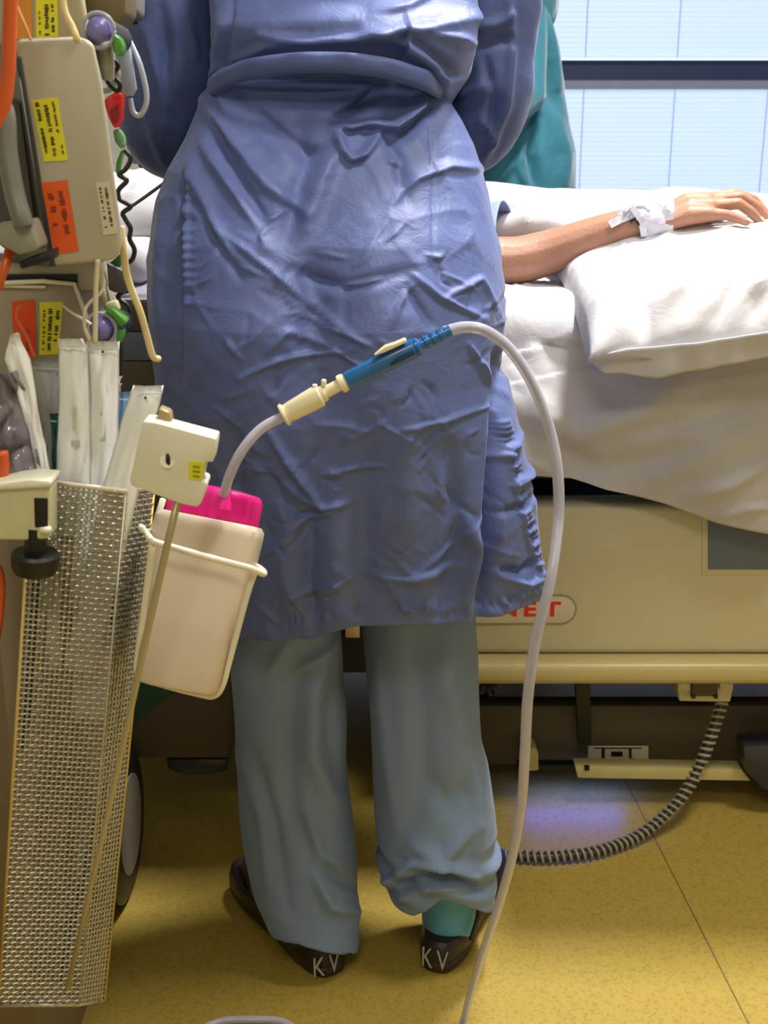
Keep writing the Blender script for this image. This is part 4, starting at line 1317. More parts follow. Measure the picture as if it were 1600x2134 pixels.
tg = grid_mesh('gown', V, nu, nv, TEAL, closed=True, thick=.002); at_parent(tg, tp)
b_ = blob('gown_yoke', [([tsh[0] + V3((.04, 0, .0)), V3((tnk.x, TY - .06, 1.41)), tsh[1] + V3((-.03, 0, 0))], [.070, .105, .070]), ([V3((tx0, TY - .03, 1.34)), V3((tnk.x, tnk.y, 1.47))], [.125, .070])], TEAL, .009); at_parent(b_, tp)
for sh, el, wr in zip(tsh, tel, twr):
    b_ = blob('sleeve', [([sh, sh.lerp(el, .5), el, el.lerp(wr, .45), el.lerp(wr, .85)], [.062, .058, .054, .050, .042])], TEAL, .008); at_parent(b_, tp)
for s in (-1, 1):
    b_ = blob('trouser_leg', [([V3((tx0 + s * .09, TY, .9)), V3((tx0 + s * .10, TY, .50)), V3((tx0 + s * .10, TY + .01, .13))], [.10, .082, .075])], TEAL, .01); at_parent(b_, tp)
    b_ = blob('shoe', [([V3((tx0 + s * .10, TY + .04, .038)), V3((tx0 + s * .115, TY - .15, .034))], [.042, .038])], BLACKP, .006); at_parent(b_, tp)

# ---------------- patient
AY = 1.93
pat = thing('person', 'patient lying in the bed with a bare forearm and taped wrist resting on a pillow', 'person', (0.1, 2.1, MT))
def pobj(mb, name, m, parent=pat, **k):
    me = mb.mesh(name, m, **k); me.transform(Matrix.Translation(-V3(pat.location))); return link(name, me, parent)
arm = [V3((-.06, 2.08, .905)), P(930, 530, AY + .01), P(1050, 545, AY), P(1130, 530, AY), P(1210, 503, AY - .01), P(1270, 480, AY - .02), P(1330, 462, AY - .03), P(1385, 454, AY - .03)]
ar = [.050, .040, .0405, .0375, .0335, .0290, .0245, .0235]
sarm = spline(arm, 6); sr = list(np.interp(np.linspace(0, 1, len(sarm)), np.linspace(0, 1, len(ar)), ar))
caps = [(sarm, sr, .92)]
HY = AY - .035
hw_ = P(1385, 455, HY)
# back of the hand: four metacarpals from wrist to knuckles
K = [P(1466, 418, HY + .040), P(1474, 418, HY + .018), P(1482, 430, HY - .004), P(1478, 446, HY - .026)]
W0 = [hw_ + V3((0, .018, .002)), hw_ + V3((0, .008, .004)), hw_ + V3((0, -.006, .001)), hw_ + V3((0, -.016, -.006))]
for a_, b_, r0, r1 in zip(W0, K, (.0135, .014, .0135, .012), (.0135, .0138, .0128, .0118)):
    mid = a_.lerp(b_, .55) + V3((0, 0, .005))
    caps.append(([a_, mid, b_], [r0, (r0 + r1) / 2 + .0025, r1]))
caps.append(([P(1420, 452, HY), P(1475, 448, HY + .0)], [.020, .014]))
F = [[K[0], P(1530, 404, HY + .045), P(1570, 416, HY + .046), P(1598, 448, HY + .045)],
     [K[1], P(1545, 411, HY + .020), P(1580, 432, HY + .020), P(1600, 460, HY + .018)],
     [K[2], P(1540, 424, HY - .006), P(1566, 443, HY - .008), P(1583, 461, HY - .010)],
     [K[3], P(1515, 448, HY - .030), P(1538, 456, HY - .032), P(1556, 464, HY - .034)]]
FR = [(.0115, .0092, .0082, .0068), (.0115, .0094, .0084, .0070), (.0110, .0090, .0080, .0066), (.0100, .0082, .0072, .0058)]
for pts, rr in zip(F, FR): caps.append((pts, list(rr)))
tb_ = hw_ + V3((.02, .030, -.006))
caps.append(([tb_, P(1440, 442, HY + .055), P(1475, 446, HY + .062), P(1500, 458, HY + .062)], [.0145, .012, .0102, .0085]))
ph = V3((-.29, 2.22, MT + .13)); pfw = V3((0.25, 0, .97)).normalized(); pup = V3((-.97, 0, .25)).normalized()
caps.append(([V3((-.06, 2.20, MT + .045)), V3((-.06, 2.26, MT + .045))], [.075, .075]))
caps.append(([V3((-.06, 2.18, MT + .036)), V3((.12, 2.18, MT + .04)), V3((.28, 2.20, MT + .035))], [.068, .062, .06]))
caps.append(([V3((-.06, 2.28, MT + .036)), V3((.12, 2.27, MT + .04)), V3((.28, 2.28, MT + .035))], [.068, .062, .06]))
caps.append(([V3((-.06, 2.07, MT + .06)), V3((-.06, 2.38, MT + .05))], [.052, .052]))
caps.append(([V3((-.12, 2.20, MT + .06)), ph - pup * .03], [.055, .05]))
caps.append(([V3((-.06, 2.38, MT + .05)), V3((.12, 2.42, MT + .012)), V3((.32, 2.40, MT + .004))], [.042, .034, .024]))
caps += hand_caps(V3((.32, 2.40, MT + .004)), V3((1, -.1, -.1)), V3((0, 0, -1)), V3((0, -1, 0)), curl=.3)
for s in (-1, 1):
    caps.append(([V3((.30, 2.25 + s * .055, MT + .030)), V3((.76, 2.27 + s * .07, MT + .020)), V3((1.14, 2.27 + s * .07, MT + .012))], [.056, .044, .032]))
pb = blob('body', caps, SKIN, .0030, None, 4, extra=head_caps(ph, pfw, pup)); at_parent(pb, pat)
fp(pat, pat.location, ph, pfw, pup, 1.0, eyes_closed=True)
Mh = Matrix((pfw.cross(pup), pfw, pup)).transposed()
pobj(MB().ball(ph + pup * .038 - pfw * .028, .084, .092, .086, 24, 12, Mh), 'hair', HAIR, smooth=True)
# finger nails
for pts in F[:]:
    dd = (pts[3] - pts[2]).normalized()
    up2 = V3((0, -.35, 1)); up2 = (up2 - dd * up2.dot(dd)).normalized()
    M = Matrix((dd.cross(up2), dd, up2)).transposed()
    pobj(MB().ball(pts[3] - dd * .0 + up2 * .0052, .0042, .0058, .0016, 12, 6, M), 'fingernail', NAIL, smooth=True)
# patient's short sleeve and gown
def tube_cloth(path, radii, name, m, fr=18, amp=.004, flat=1.0):
    pts = spline(path, 10); mm = len(pts)
    r_ = np.interp(np.linspace(0, 1, mm), np.linspace(0, 1, len(radii)), radii)
    nu = 70; V = []
    t0 = (pts[1] - pts[0]).normalized(); nr = t0.cross(V3((0, 0, 1))).normalized()
    for i, p in enumerate(pts):
        t = (pts[min(i + 1, mm - 1)] - pts[max(0, i - 1)]).normalized()
        nr = (nr - t * nr.dot(t)).normalized(); bn = t.cross(nr)
        for j in range(nu):
            a_ = 2 * math.pi * j / nu
            d = nr * math.cos(a_) + bn * math.sin(a_) * flat
            q_ = p + d * float(r_[i]); V.append(q_ + d * amp * noise.noise(q_ * fr))
    o = grid_mesh(name, np.array([tuple(v) for v in V]), nu, mm, m, closed=True, thick=.0015)
    return o
o = tube_cloth([V3((-.06, 2.08, .915)), P(900, 515, AY + .06), P(995, 508, AY + .045), P(1056, 500, AY + .03)], [.075, .068, .064, .060], 'gown_sleeve', PATGOWN, amp=.010); at_parent(o, pat)
o = blob('gown', [([V3((-.07, 2.18, MT + .036)), V3((.12, 2.18, MT + .04)), V3((.26, 2.20, MT + .035))], [.077, .072, .070]), ([V3((-.07, 2.28, MT + .036)), V3((.12, 2.27, MT + .04)), V3((.26, 2.28, MT + .035))], [.077, .072, .070]), ([V3((-.06, 2.09, MT + .06)), V3((-.06, 2.36, MT + .05))], [.062, .062])], PATGOWN, .008); at_parent(o, pat)

# wrist dressing
def on_arm(px, off=0):
    # centre of the forearm under pixel column px
    best = min(range(len(sarm)), key=lambda i: abs(proj_arr(np.array([tuple(sarm[i])]))[0][0] - px))
    return best
dr = tag(thing('wrist_dressing', 'white gauze dressing taped round the patient\'s wrist', 'bandage', P(1360, 458, AY - .03)), None)
i0, i1 = on_arm(1328), len(sarm) - 1
pth = [P(1327, 464, AY - .030), P(1345, 460, AY - .031), P(1365, 458, AY - .032), P(1385, 456, AY - .033), P(1399, 456, AY - .034)]
o = tube_cloth(pth, [.0275, .0285, .0295, .0305, .0310], 'gauze_wrap', TAPE, fr=60, amp=.005, flat=1.05); at_parent(o, dr)
def strip(px_pts, w_, name, m, Yf, par, th=.0012):
    pts = [P(x, y, Yf) for x, y in px_pts]
    mb = MB(); rings = []
    for i, p in enumerate(pts):
        t = (pts[min(i + 1, len(pts) - 1)] - pts[max(i - 1, 0)]).normalized()
        n_ = V3((0, -1, .35)).normalized(); n_ = (n_ - t * n_.dot(t)).normalized(); b2_ = t.cross(n_)
        rings.append([p + b2_ * w_ + n_ * th, p - b2_ * w_ + n_ * th, p - b2_ * w_ - n_ * th, p + b2_ * w_ - n_ * th])
    o_ = mb.rings(rings).obj(name, m); at_parent(o_, par); return o_
strip([(1270, 468), (1290, 458), (1312, 449), (1330, 440)], .0058, 'tape_strip', TAPE, AY - .052, dr)
strip([(1285, 446), (1305, 438), (1325, 432)], .0030, 'tape_strip', TAPE, AY - .046, dr)
strip([(1318, 434), (1330, 450), (1338, 470), (1342, 492)], .0048, 'tape_strip', TAPE, AY - .058, dr)
o = MB().tube(spline([P(1300, 444, AY - .056), P(1318, 432, AY - .05), P(1340, 430, AY - .05), P(1352, 440, AY - .056)], 6), .0028, 8).obj('cannula', TUBED, smooth=True); at_parent(o, dr)
o = MB().tube(spline([P(1312, 462, AY - .056), P(1325, 458, AY - .058), P(1332, 470, AY - .058)], 6), .0020, 8).obj('cannula_hub', BLACKP, smooth=True); at_parent(o, dr)
strip([(1340, 450), (1356, 455), (1372, 462), (1384, 460)], .0040, 'clear_film', mat('mauve_film', (190, 180, 204), rough=.2), AY - .0605, dr, th=.0006)

# ================================================================== EQUIPMENT IN THE FOREGROUND
# ---- suction bottle, its wire holder and the tubing
BY = 1.00
sb = thing('suction_bottle', 'milky square plastic bottle with a bright pink screw cap, hanging in a white wire holder', 'bottle', P(375, 1430, BY))
cT = P(441, 1082, BY + .028); cB = P(372, 1432, BY - .022)
upb = (cT - cB).normalized(); Hb = (cT - cB).length
rtb = V3((1, 0, 0)); rtb = (rtb - upb * rtb.dot(upb)).normalized(); bkb = rtb.cross(upb) * -1
if bkb.y < 0: bkb = -bkb
def rsq(c, hx_, hy_, p=5, n=40):
    out = []
    for k in range(n):
        a_ = 2 * math.pi * k / n; cc, ss = math.cos(a_), math.sin(a_)
        out.append(c + rtb * hx_ * math.copysign(abs(cc) ** (2 / p), cc) + bkb * hy_ * math.copysign(abs(ss) ** (2 / p), ss))
    return out
px2m = (P(1, 1200, BY) - P(0, 1200, BY)).length
rings = []
for t, w_ in ((0, .62), (.012, .76), (.04, .82), (.3, .90), (.7, 1.0), (.80, 1.03), (.93, 1.05), (.975, 1.045), (1.0, .98), (1.003, .90)):
    rings.append(rsq(cB + upb * Hb * t, 106 * px2m * w_, .037 * w_))
o = MB().rings(rings).obj('bottle_body', MILK, smooth='auto'); at_parent(o, sb)
capc = cT + upb * .001
def circ(c, r, n=96, rib=0.0):
    return [c + rtb * (r + rib * (k % 4 < 2)) * math.cos(2 * math.pi * k / n) + bkb * (r + rib * (k % 4 < 2)) * .62 * math.sin(2 * math.pi * k / n) for k in range(n)]
rc = 97 * px2m
o = MB().rings([circ(capc, rc, rib=.0011), circ(capc + upb * .019, rc, rib=.0011), circ(capc + upb * .0235, rc * .975), circ(capc + upb * .025, rc * .93), circ(capc + upb * .027, rc * .5), circ(capc + upb * .0275, rc * .1)]).obj('screw_cap', MAG, smooth='auto'); at_parent(o, sb)
spb = P(466, 1046, BY - .012)
o = MB().tube([spb - upb * .006, spb, spb + upb * .002, spb + upb * .010], [.0075, .0065, .0052, .0048], 16).obj('spout', MAG, smooth='auto'); at_parent(o, sb)
# wire holder
wh = thing('wire_holder', 'white coated wire holder round the suction bottle', 'holder', P(430, 1150, BY))
def wtube(pts, r, name, m=WIREW):
    o_ = MB().tube(pts, r, 10).obj(name, m, smooth=True); at_parent(o_, wh); return o_
dyf, dyb = -.042, .044
wtube(spline([P(312, 1122, BY + dyf), P(330, 1132, BY + dyf), P(440, 1163, BY + dyf), P(520, 1184, BY + dyf), P(548, 1196, BY + dyf + .006), P(545, 1188, BY + dyf + .02), P(522, 1175, BY + dyb), P(420, 1140, BY + dyb), P(330, 1115, BY + dyb), P(306, 1108, BY + dyb - .02), P(312, 1122, BY + dyf)], 8), .0028, 'top_ring')
wtube(spline([P(532, 1190, BY - .03), P(515, 1240, BY - .03), P(480, 1370, BY - .03), P(464, 1428, BY - .03), P(446, 1450, BY - .03), P(415, 1447, BY - .03), P(330, 1425, BY - .03), P(300, 1415, BY - .03), P(285, 1395, BY - .03), P(292, 1330, BY - .03), P(318, 1130, BY - .04)], 8), .0027, 'side_loop')
wtube(spline([P(519, 1190, BY + .035), P(505, 1240, BY + .03), P(470, 1370, BY + .03), P(455, 1425, BY + .03), P(438, 1440, BY + .03), P(330, 1418, BY + .03), P(296, 1405, BY + .03), P(300, 1330, BY + .035), P(322, 1125, BY + .042)], 8), .0027, 'side_loop')
wtube([P(446, 1450, BY - .03), P(440, 1440, BY + .03)], .0026, 'cross_wire')
wtube([P(340, 1040, BY + .02), P(318, 1112, BY + .02)], .0028, 'hanger_wire')
wtube(spline([P(300, 1108, BY + .0), P(296, 1100, BY), P(290, 1098, BY)], 4), .0028, 'hook')

# ---- tubing
st_ = thing('suction_tube', 'clear suction tube with cream connector and blue valve arching from pink cap to floor', 'tube', P(466, 1030, BY))
def sobj(o_): at_parent(o_, st_); return o_
p1 = spline([P(466, 1034, BY - .012), P(478, 992, BY - .012), P(504, 940, BY - .01), P(545, 893, BY), P(600, 863, BY + .01)], 8)
sobj(MB().tube(p1, .0042, 12).obj('short_tube', TUBEM, smooth=True))
sobj(MB().tube(p1, .0018, 8).obj('tube_lumen', mat('pink_grey_liquid', (168, 150, 166), rough=.2), smooth=True))
def lathe_along(a_, b_, prof, name, m, n=20):
    d = (b_ - a_)
    sobj(MB().tube([a_ + d * t for t, _ in prof], [r for _, r in prof], n).obj(name, m, smooth='auto'))
A, B = P(590, 866, BY + .01), P(722, 794, BY + .015)
lathe_along(A, B, [(0, .0098), (.035, .0100), (.045, .0082), (.10, .0080), (.12, .0084), (.50, .0096), (.58, .0094), (.60, .0072), (.66, .0070), (.665, .0052), (.93, .0050), (.935, .0056), (1.0, .0056)], 'cream_connector', CONN)
lathe_along(P(708, 802, BY + .015), P(722, 794, BY + .015), [(0, .0066), (.12, .0080), (.5, .0080), (.9, .0070)], 'connector_flange', CONN)
for t, r in ((.56, .0085), (.70, .0072)):
    c = A.lerp(B, t) + V3((-.003, 0, .007))
    sobj(MB().box(c, (.004, .006, .006)).obj('connector_lug', CONN, bevel=.001))
A2, B2 = P(722, 794, BY + .015), P(868, 722, BY + .02)
lathe_along(A2, B2, [(0, .0072), (.05, .0076), (.5, .0079), (.75, .0086), (.96, .0082), (1.0, .0055)], 'blue_valve', BLUEV)
A3, B3 = P(864, 724, BY + .02), P(938, 688, BY + .025)
lathe_along(A3, B3, [(0, .0078), (.08, .0080), (.16, .0045), (.26, .0046), (.28, .0056), (.36, .0056), (.38, .0046), (.46, .0046), (.48, .0056), (.56, .0056), (.58, .0046), (.66, .0046), (.68, .0056), (.78, .0056), (.80, .0046), (1.0, .0046)], 'ribbed_sleeve', BLUEV)
sobj(MB().prism(pxs([(778, 742, BY + .008), (802, 722, BY + .008), (822, 716, BY + .008), (845, 706, BY + .008), (848, 714, BY + .008), (800, 736, BY + .008)]), (0, .010, 0)).obj('thumb_lever', CONN, bevel=.0015))
sobj(MB().prism(pxs([(806, 752, BY + .010), (858, 728, BY + .010), (866, 738, BY + .010), (812, 766, BY + .010)]), (0, .012, 0)).obj('valve_wing', mat('deep_blue_plastic', (8, 52, 96), rough=.3), bevel=.0015))
tp_ = [(925, 692, BY + .025), (968, 682, BY + .03), (1012, 690, BY + .03), (1062, 728, BY + .03), (1108, 798, BY + .03), (1143, 888, BY + .03), (1161, 980, BY + .02), (1163, 1080, BY + .01), (1146, 1210, BY - .02), (1116, 1335, BY - .03), (1100, 1450, BY - .03),
       (1094, 1560, BY - .01), (1086, 1680, BY + .03), (1066, 1790, BY + .07), (1038, 1890, BY + .12), (1006, 1985, BY + .19), (985, 2055, BY + .25)]
pts = [P(*q_) for q_ in tp_]
pts.append(FL(966, 2126, .006)); pts.append(FL(955, 2180, .0055)); pts.append(FL(900, 2260, .0055)); pts.append(FL(760, 2290, .0055)); pts.append(FL(650, 2190, .0055)); pts.append(FL(600, 2134, .0055)); pts.append(FL(530, 2125, .0055)); pts.append(FL(440, 2135, .0055)); pts.append(FL(350, 2210, .0055)); pts.append(FL(250, 2400, .0055))
pts = spline(pts, 12)
pts = [V3((p.x, p.y, max(p.z, .0052))) for p in pts]
sobj(MB().tube(pts, .0048, 14).obj('long_tube', TUBEM, smooth=True))
sobj(MB().tube(pts, .0024, 8).obj('tube_lumen', mat('grey_lumen', (172, 168, 184), rough=.3), smooth=True))

# ---- white clamp with rod
YC_ = .93
ck = thing('rail_clamp', 'white plastic clamp with a yellow sticker and steel rod, above the pink cap', 'clamp', P(360, 960, YC_))
def cobj(o_): at_parent(o_, ck); return o_
poly = [(298, 878), (322, 880), (450, 914), (449, 930), (443, 964), (427, 962), (420, 1001), (428, 1004), (431, 1010), (418, 1050), (410, 1057), (374, 1050), (300, 1022), (273, 1012), (270, 1000)]
cobj(MB().prism(pxs([(x, y, YC_) for x, y in poly]), (0, .024, 0)).obj('clamp_body', WHITEP, bevel=.003, seg=3))
cobj(MB().tube([P(349, 960, YC_ - .0006), P(349, 960, YC_ + .004)], .0058, 20).obj('hole_rim', WHITEP, smooth='auto'))
cobj(MB().ball(P(350, 960, YC_ - .0010), .0018, .0006, .0062, 16, 8).obj('hole_shade', BLACKP, smooth=True))  # black ellipse painted as the dark inside the opening
cobj(MB().prism(pxs([(394, 961, YC_ - .0006), (426, 963, YC_ - .0006), (419, 1002, YC_ - .0006), (392, 998, YC_ - .0006)]), (0, .001, 0)).obj('yellow_sticker', YEL))
for k in range(3):
    cobj(MB().prism(pxs([(402, 970 + k * 10, YC_ - .0012), (417, 972 + k * 10, YC_ - .0012), (416, 976 + k * 10, YC_ - .0012), (401, 974 + k * 10, YC_ - .0012)]), (0, .0006, 0)).obj('sticker_print', mat('olive_ink', (150, 150, 20), rough=.6)))
cobj(MB().prism(pxs([(330, 850, YC_ + .012), (354, 860, YC_ + .012), (358, 892, YC_ + .012), (328, 884, YC_ + .012)]), (0, .014, 0)).obj('clamp_jaw', mat('tan_clamp_plastic', (160, 138, 96), rough=.4), bevel=.002))
cobj(MB().tube([P(371, 1040, YC_ + .004), P(352, 1120, YC_ + .002), P(300, 1350, YC_ - .006), P(270, 1490, YC_ - .008), P(210, 1760, YC_ - .014), P(140, 2062, YC_ - .02)], [.0030, .0030, .0029, .0027, .0024, .0022], 12).obj('steel_rod', CHROME, smooth=True))

# ---- mesh basket
BYF = .985
bk = thing('mesh_basket', 'tall narrow wire mesh basket holding sterile packs at the left edge', 'basket', P(150, 2090, BYF))
def kobj(o_): at_parent(o_, bk); return o_
FT = (P(66, 1000, BYF), P(262, 1024, BYF)); FB = (P(-2, 2096, BYF - .02), P(165, 2094, BYF - .02))
ST = P(321, 1016, BYF + .085); SBt = P(217, 2084, BYF + .03)
LT = P(80, 985, BYF + .085); LB = P(40, 2075, BYF + .03)
def patch(c00, c10, c01, c11, nx, ny, r, name, bulge=0.0):
    mb = MB()
    nrm = (c10 - c00).cross(c01 - c00).normalized()
    def pt(u, v):
        return (c00 * (1 - u) + c10 * u) * (1 - v) + (c01 * (1 - u) + c11 * u) * v
    for i in range(nx + 1):
        u = i / nx
        mb.tube([pt(u, v) + nrm * r * .5 for v in np.linspace(0, 1, 12)], r, 4)
    for j in range(ny + 1):
        v = j / ny
        mb.tube([pt(u, v) + nrm * (r * .9 * (1 if (k + j) % 2 else -1)) for k, u in enumerate(np.linspace(0, 1, nx + 1))], r * 1.12, 4)
    o_ = mb.obj(name, MESHM); o_['kind'] = 'stuff'
    return kobj(o_)
patch(FT[0], FT[1], FB[0], FB[1], 18, 104, .00095, 'front_mesh')
patch(FT[1], ST, FB[1], SBt, 9, 104, .00095, 'side_mesh')
patch(LT, ST, LB, SBt, 12, 60, .0008, 'back_mesh')
patch(FT[0], LT, FB[0], LB, 8, 60, .0008, 'side_mesh')
patch(FB[0], FB[1], LB, SBt, 12, 8, .001, 'bottom_mesh')
kobj(MB().tube([FT[0], FT[1], ST, LT, FT[0]], .0022, 8).obj('rim', WIREW, smooth=True))
for a_, b_ in ((FT[0], FB[0]), (ST, SBt), (FT[1], FB[1])):
    kobj(MB().tube([a_, b_], .0017 if a_ is not FT[1] else .0010, 6).obj('corner_wire', EDGEM if a_ is not FT[1] else MESHM, smooth=True))
kobj(MB().tube([FB[0], FB[1], SBt, LB, FB[0]], .0018, 6).obj('bottom_wire', MESHM, smooth=True))

# left rail clamp on the basket with black knob
lc = thing('basket_clamp', 'cream plastic clamp with a black knob gripping the basket rim', 'clamp', P(60, 1060, .95))
def lobj(o_): at_parent(o_, lc); return o_
YL = .945
lobj(MB().prism(pxs([(-60, 1030, YL), (0, 1018, YL), (60, 1000, YL), (104, 1004, YL), (104, 1030, YL), (104, 1124, YL), (60, 1128, YL), (-60, 1126, YL)]), (0, .026, 0)).obj('clamp_body', mat('cream_clamp_plastic', (206, 204, 164), rough=.4), bevel=.003, seg=3))
lobj(MB().prism(pxs([(-60, 1014, YL - .004), (0, 1008, YL - .004), (58, 1000, YL - .004), (105, 1003, YL - .004), (105, 1016, YL - .004), (0, 1022, YL - .004), (-60, 1028, YL - .004)]), (0, .034, 0)).obj('clamp_lip', WHITEP, bevel=.002))
lobj(MB().prism(pxs([(70, 1038, YL - .001), (99, 1039, YL - .001), (99, 1100, YL - .001), (72, 1100, YL - .001)]), (0, .004, 0)).obj('screw_slot', BLACKP, bevel=.001))
a_ = P(74, 1126, YL + .008); 
lobj(MB().tube([P(74, 1098, YL + .008), P(74, 1160, YL + .008)], .0088, 16).obj('screw', BLACKP, smooth='auto'))
kb = [P(74, 1150, YL + .008), P(74, 1156, YL + .008), P(74, 1180, YL + .008), P(74, 1192, YL + .008), P(74, 1196, YL + .008)]
lobj(MB().tube(kb, [.0175, .0195, .0190, .0165, .012], 28).obj('knob', BLACKP, smooth='auto'))
lobj(MB().tube([P(84, 1106, YL - .002), P(106, 1104, YL - .002)], .003, 8).obj('pin', WHITEP, smooth=True))

# ---- sterile packs
def pack(name, outline, Y, depth, m, label, seed, yb=None, group=None, cat='pack', lean=0.0, extras=()):
    """a film pouch: a soft sheet with some depth; outline = (left x, right x, y) rows"""
    nu, nv = 18, 40
    ys = [r[2] for r in outline]
    V = []
    for side in (0, 1):
        for i in range(nv):
            v = i / (nv - 1); y = ys[0] + (ys[-1] - ys[0]) * v
            l = np.interp(y, ys, [r[0] for r in outline]); r_ = np.interp(y, ys, [r[1] for r in outline])
            for j in range(nu):
                u = j / (nu - 1)
                th = depth * (max(0, 1 - (2 * u - 1) ** 4)) * min(1, (v * 9)) ** .5
                p = P(l + (r_ - l) * u, y, Y + lean * v)
                n1 = .0035 * noise.noise(V3((u * 3 + seed, v * 7, seed))) + .0025 * ridge(u * 2 + seed, v * 6 + u * 2, seed)
                p.y += (-th * .5 if side == 0 else th * .5) + n1
                V.append(p)
    fs = []
    for side in (0, 1):
        o_ = side * nu * nv
        for i in range(nv - 1):
            for j in range(nu - 1):
                f = (o_ + i * nu + j, o_ + i * nu + j + 1, o_ + (i + 1) * nu + j + 1, o_ + (i + 1) * nu + j)
                fs.append(f if side == 0 else f[::-1])
    k = nu * nv
    for j in range(nu - 1):
        fs.append((j + 1, j, k + j, k + j + 1)); b0 = (nv - 1) * nu
        fs.append((b0 + j, b0 + j + 1, k + b0 + j + 1, k + b0 + j))
    for i in range(nv - 1):
        fs.append((i * nu, (i + 1) * nu, k + (i + 1) * nu, k + i * nu)); a0 = nu - 1
        fs.append(((i + 1) * nu + a0, i * nu + a0, k + i * nu + a0, k + (i + 1) * nu + a0))
    base = P((outline[0][0] + outline[0][1]) / 2, ys[0], Y)
    t = thing(name, label, cat, base, group)
    me = bpy.data.meshes.new('pouch'); me.from_pydata([tuple(v) for v in V], [], fs); me.materials.append(m); me.shade_smooth()
    o_ = link('pouch', me); at_parent(o_, t)
    # heat seal along the top and a centre tube inside
    l, r_ = outline[0][0], outline[0][1]
    s_ = MB().prism(pxs([(l + 2, ys[0] + 14, Y - depth * .55 - .001), (r_ - 2, ys[0] + 16, Y - depth * .55 - .001), (r_ - 3, ys[0] + 18, Y - depth * .55 - .001), (l + 3, ys[0] + 16, Y - depth * .55 - .001)]), (0, .001, 0)).obj('seal_line', mat('seal_grey', (190, 194, 196), rough=.4)); at_parent(s_, t)
    for e in extras:
        e(t)
    return t
G = None
def dot(px, py, Y, r=.0012, m=INK):
    def f(t):
        o_ = MB().ball(P(px, py, Y), r, .0004, r, 10, 6).obj('printed_mark', m, smooth=True); at_parent(o_, t)
    return f
def smear(x0, y0, x1, y1, Y, m):
    def f(t):
        o_ = MB().prism(pxs([(x0, y0, Y), (x1, y0, Y), (x1, y1, Y), (x0, y1, Y)]), (0, .0006, 0)).obj('faded_print', m); at_parent(o_, t)
    return f
FADE = mat('faded_green_print', (196, 206, 184), rough=.5); FADE2 = mat('faded_grey_print', (186, 198, 192), rough=.5)
pack('catheter_pack', [(119, 170, 706), (122, 182, 722), (124, 186, 800), (119, 188, 900), (116, 190, 1010), (112, 190, 1500)], BYF + .020, .010, PACK, 'white catheter pack standing upright, left one of the middle pair', 1, lean=.004,
     extras=[smear(151, 848, 158, 896, BYF + .0135, FADE), smear(148, 918, 166, 930, BYF + .0135, FADE2)])
pack('catheter_pack', [(178, 248, 712), (184, 248, 760), (186, 247, 840), (182, 245, 930), (178, 236, 1010), (172, 226, 1500)], BYF + .026, .010, PACK, 'white catheter pack standing upright, right one of the middle pair', 2,
     extras=[dot(214, 733, BYF + .019), smear(208, 860, 220, 920, BYF + .0195, FADE2)])
pack('catheter_pack', [(20, 38, 694), (17, 44, 712), (8, 62, 745), (24, 70, 790), (52, 85, 880), (72, 100, 960), (86, 116, 1030), (100, 130, 1400)], BYF + .006, .007, PACK, 'narrow white catheter pack leaning left with a curled torn top', 3)
pack('catheter_pack', [(277, 340, 804), (268, 336, 830), (252, 322, 880), (236, 306, 940), (214, 292, 1010), (130, 200, 1400)], BYF + .006, .008, PACK, 'white catheter pack leaning right behind the white clamp', 4, extras=[dot(303, 829, BYF - .001)])
pack('clear_pouch', [(66, 126, 752), (72, 130, 800), (90, 126, 900), (104, 130, 1030), (110, 140, 1300)], BYF + .045, .006, PACKC, 'clear cloudy pouch behind the white catheter packs', 5)
pack('blue_pouch', [(246, 272, 817), (246, 268, 850), (240, 262, 920), (225, 250, 1030), (150, 180, 1400)], BYF + .045, .005, PACKB, 'pale blue pouch between the upright and the leaning catheter packs', 6)
pack('green_pouch', [(73, 93, 921), (76, 95, 960), (84, 100, 1010), (96, 116, 1300)], BYF + .016, .004, PACKG, 'dark green packet low at the left of the catheter packs', 7)
pack('green_pouch', [(102, 120, 862), (106, 120, 900), (112, 122, 1010), (114, 124, 1300)], BYF + .032, .004, PACKG, 'dark green packet against the left upright catheter pack', 8)
pack('white_pouch', [(234, 256, 784), (236, 250, 792), (238, 246, 810), (236, 246, 860), (230, 244, 1100)], BYF + .036, .003, PACK, 'sliver of a white pouch just right of the upright catheter packs', 11)
# packed bundles down inside the basket (seen through the mesh)
pack('white_pouch', [(96, 150, 1120), (84, 150, 1500), (60, 130, 2040)], BYF + .014, .012, mat('taupe_pouch_film', (150, 140, 122), rough=.4, var=.25, vscale=30, bump=.6, bscale=40), 'grey paper pouch low inside the mesh basket', 12)
pack('white_pouch', [(150, 225, 1100), (140, 215, 1500), (100, 180, 2030)], BYF + .034, .010, mat('pale_paper_pouch', (168, 160, 144), rough=.4, var=.25, vscale=25, bump=.6, bscale=40), 'pale paper pouch low inside the mesh basket', 13)
bc_ = MB().tube(spline([P(78, 1180, BYF + .012), P(70, 1300, BYF + .012), P(58, 1450, BYF + .012), P(44, 1560, BYF + .02)], 8), .0042, 8).obj('blue_tube', mat('slate_blue_tube', (54, 76, 100), rough=.35), smooth=True)
tag(bc_, 'short dark blue tube behind the mesh at the basket\'s upper left', 'tube')
bc_ = MB().tube(spline([P(214, 1640, BYF + .006), P(190, 1760, BYF + .004), P(150, 1930, BYF), P(128, 2040, BYF)], 8), .0066, 8, flat=.5).obj('blue_tube', mat('slate_blue_tube', (54, 76, 100), rough=.35), smooth=True)
tag(bc_, 'dark blue tube running down behind the mesh to the basket\'s bottom', 'tube')
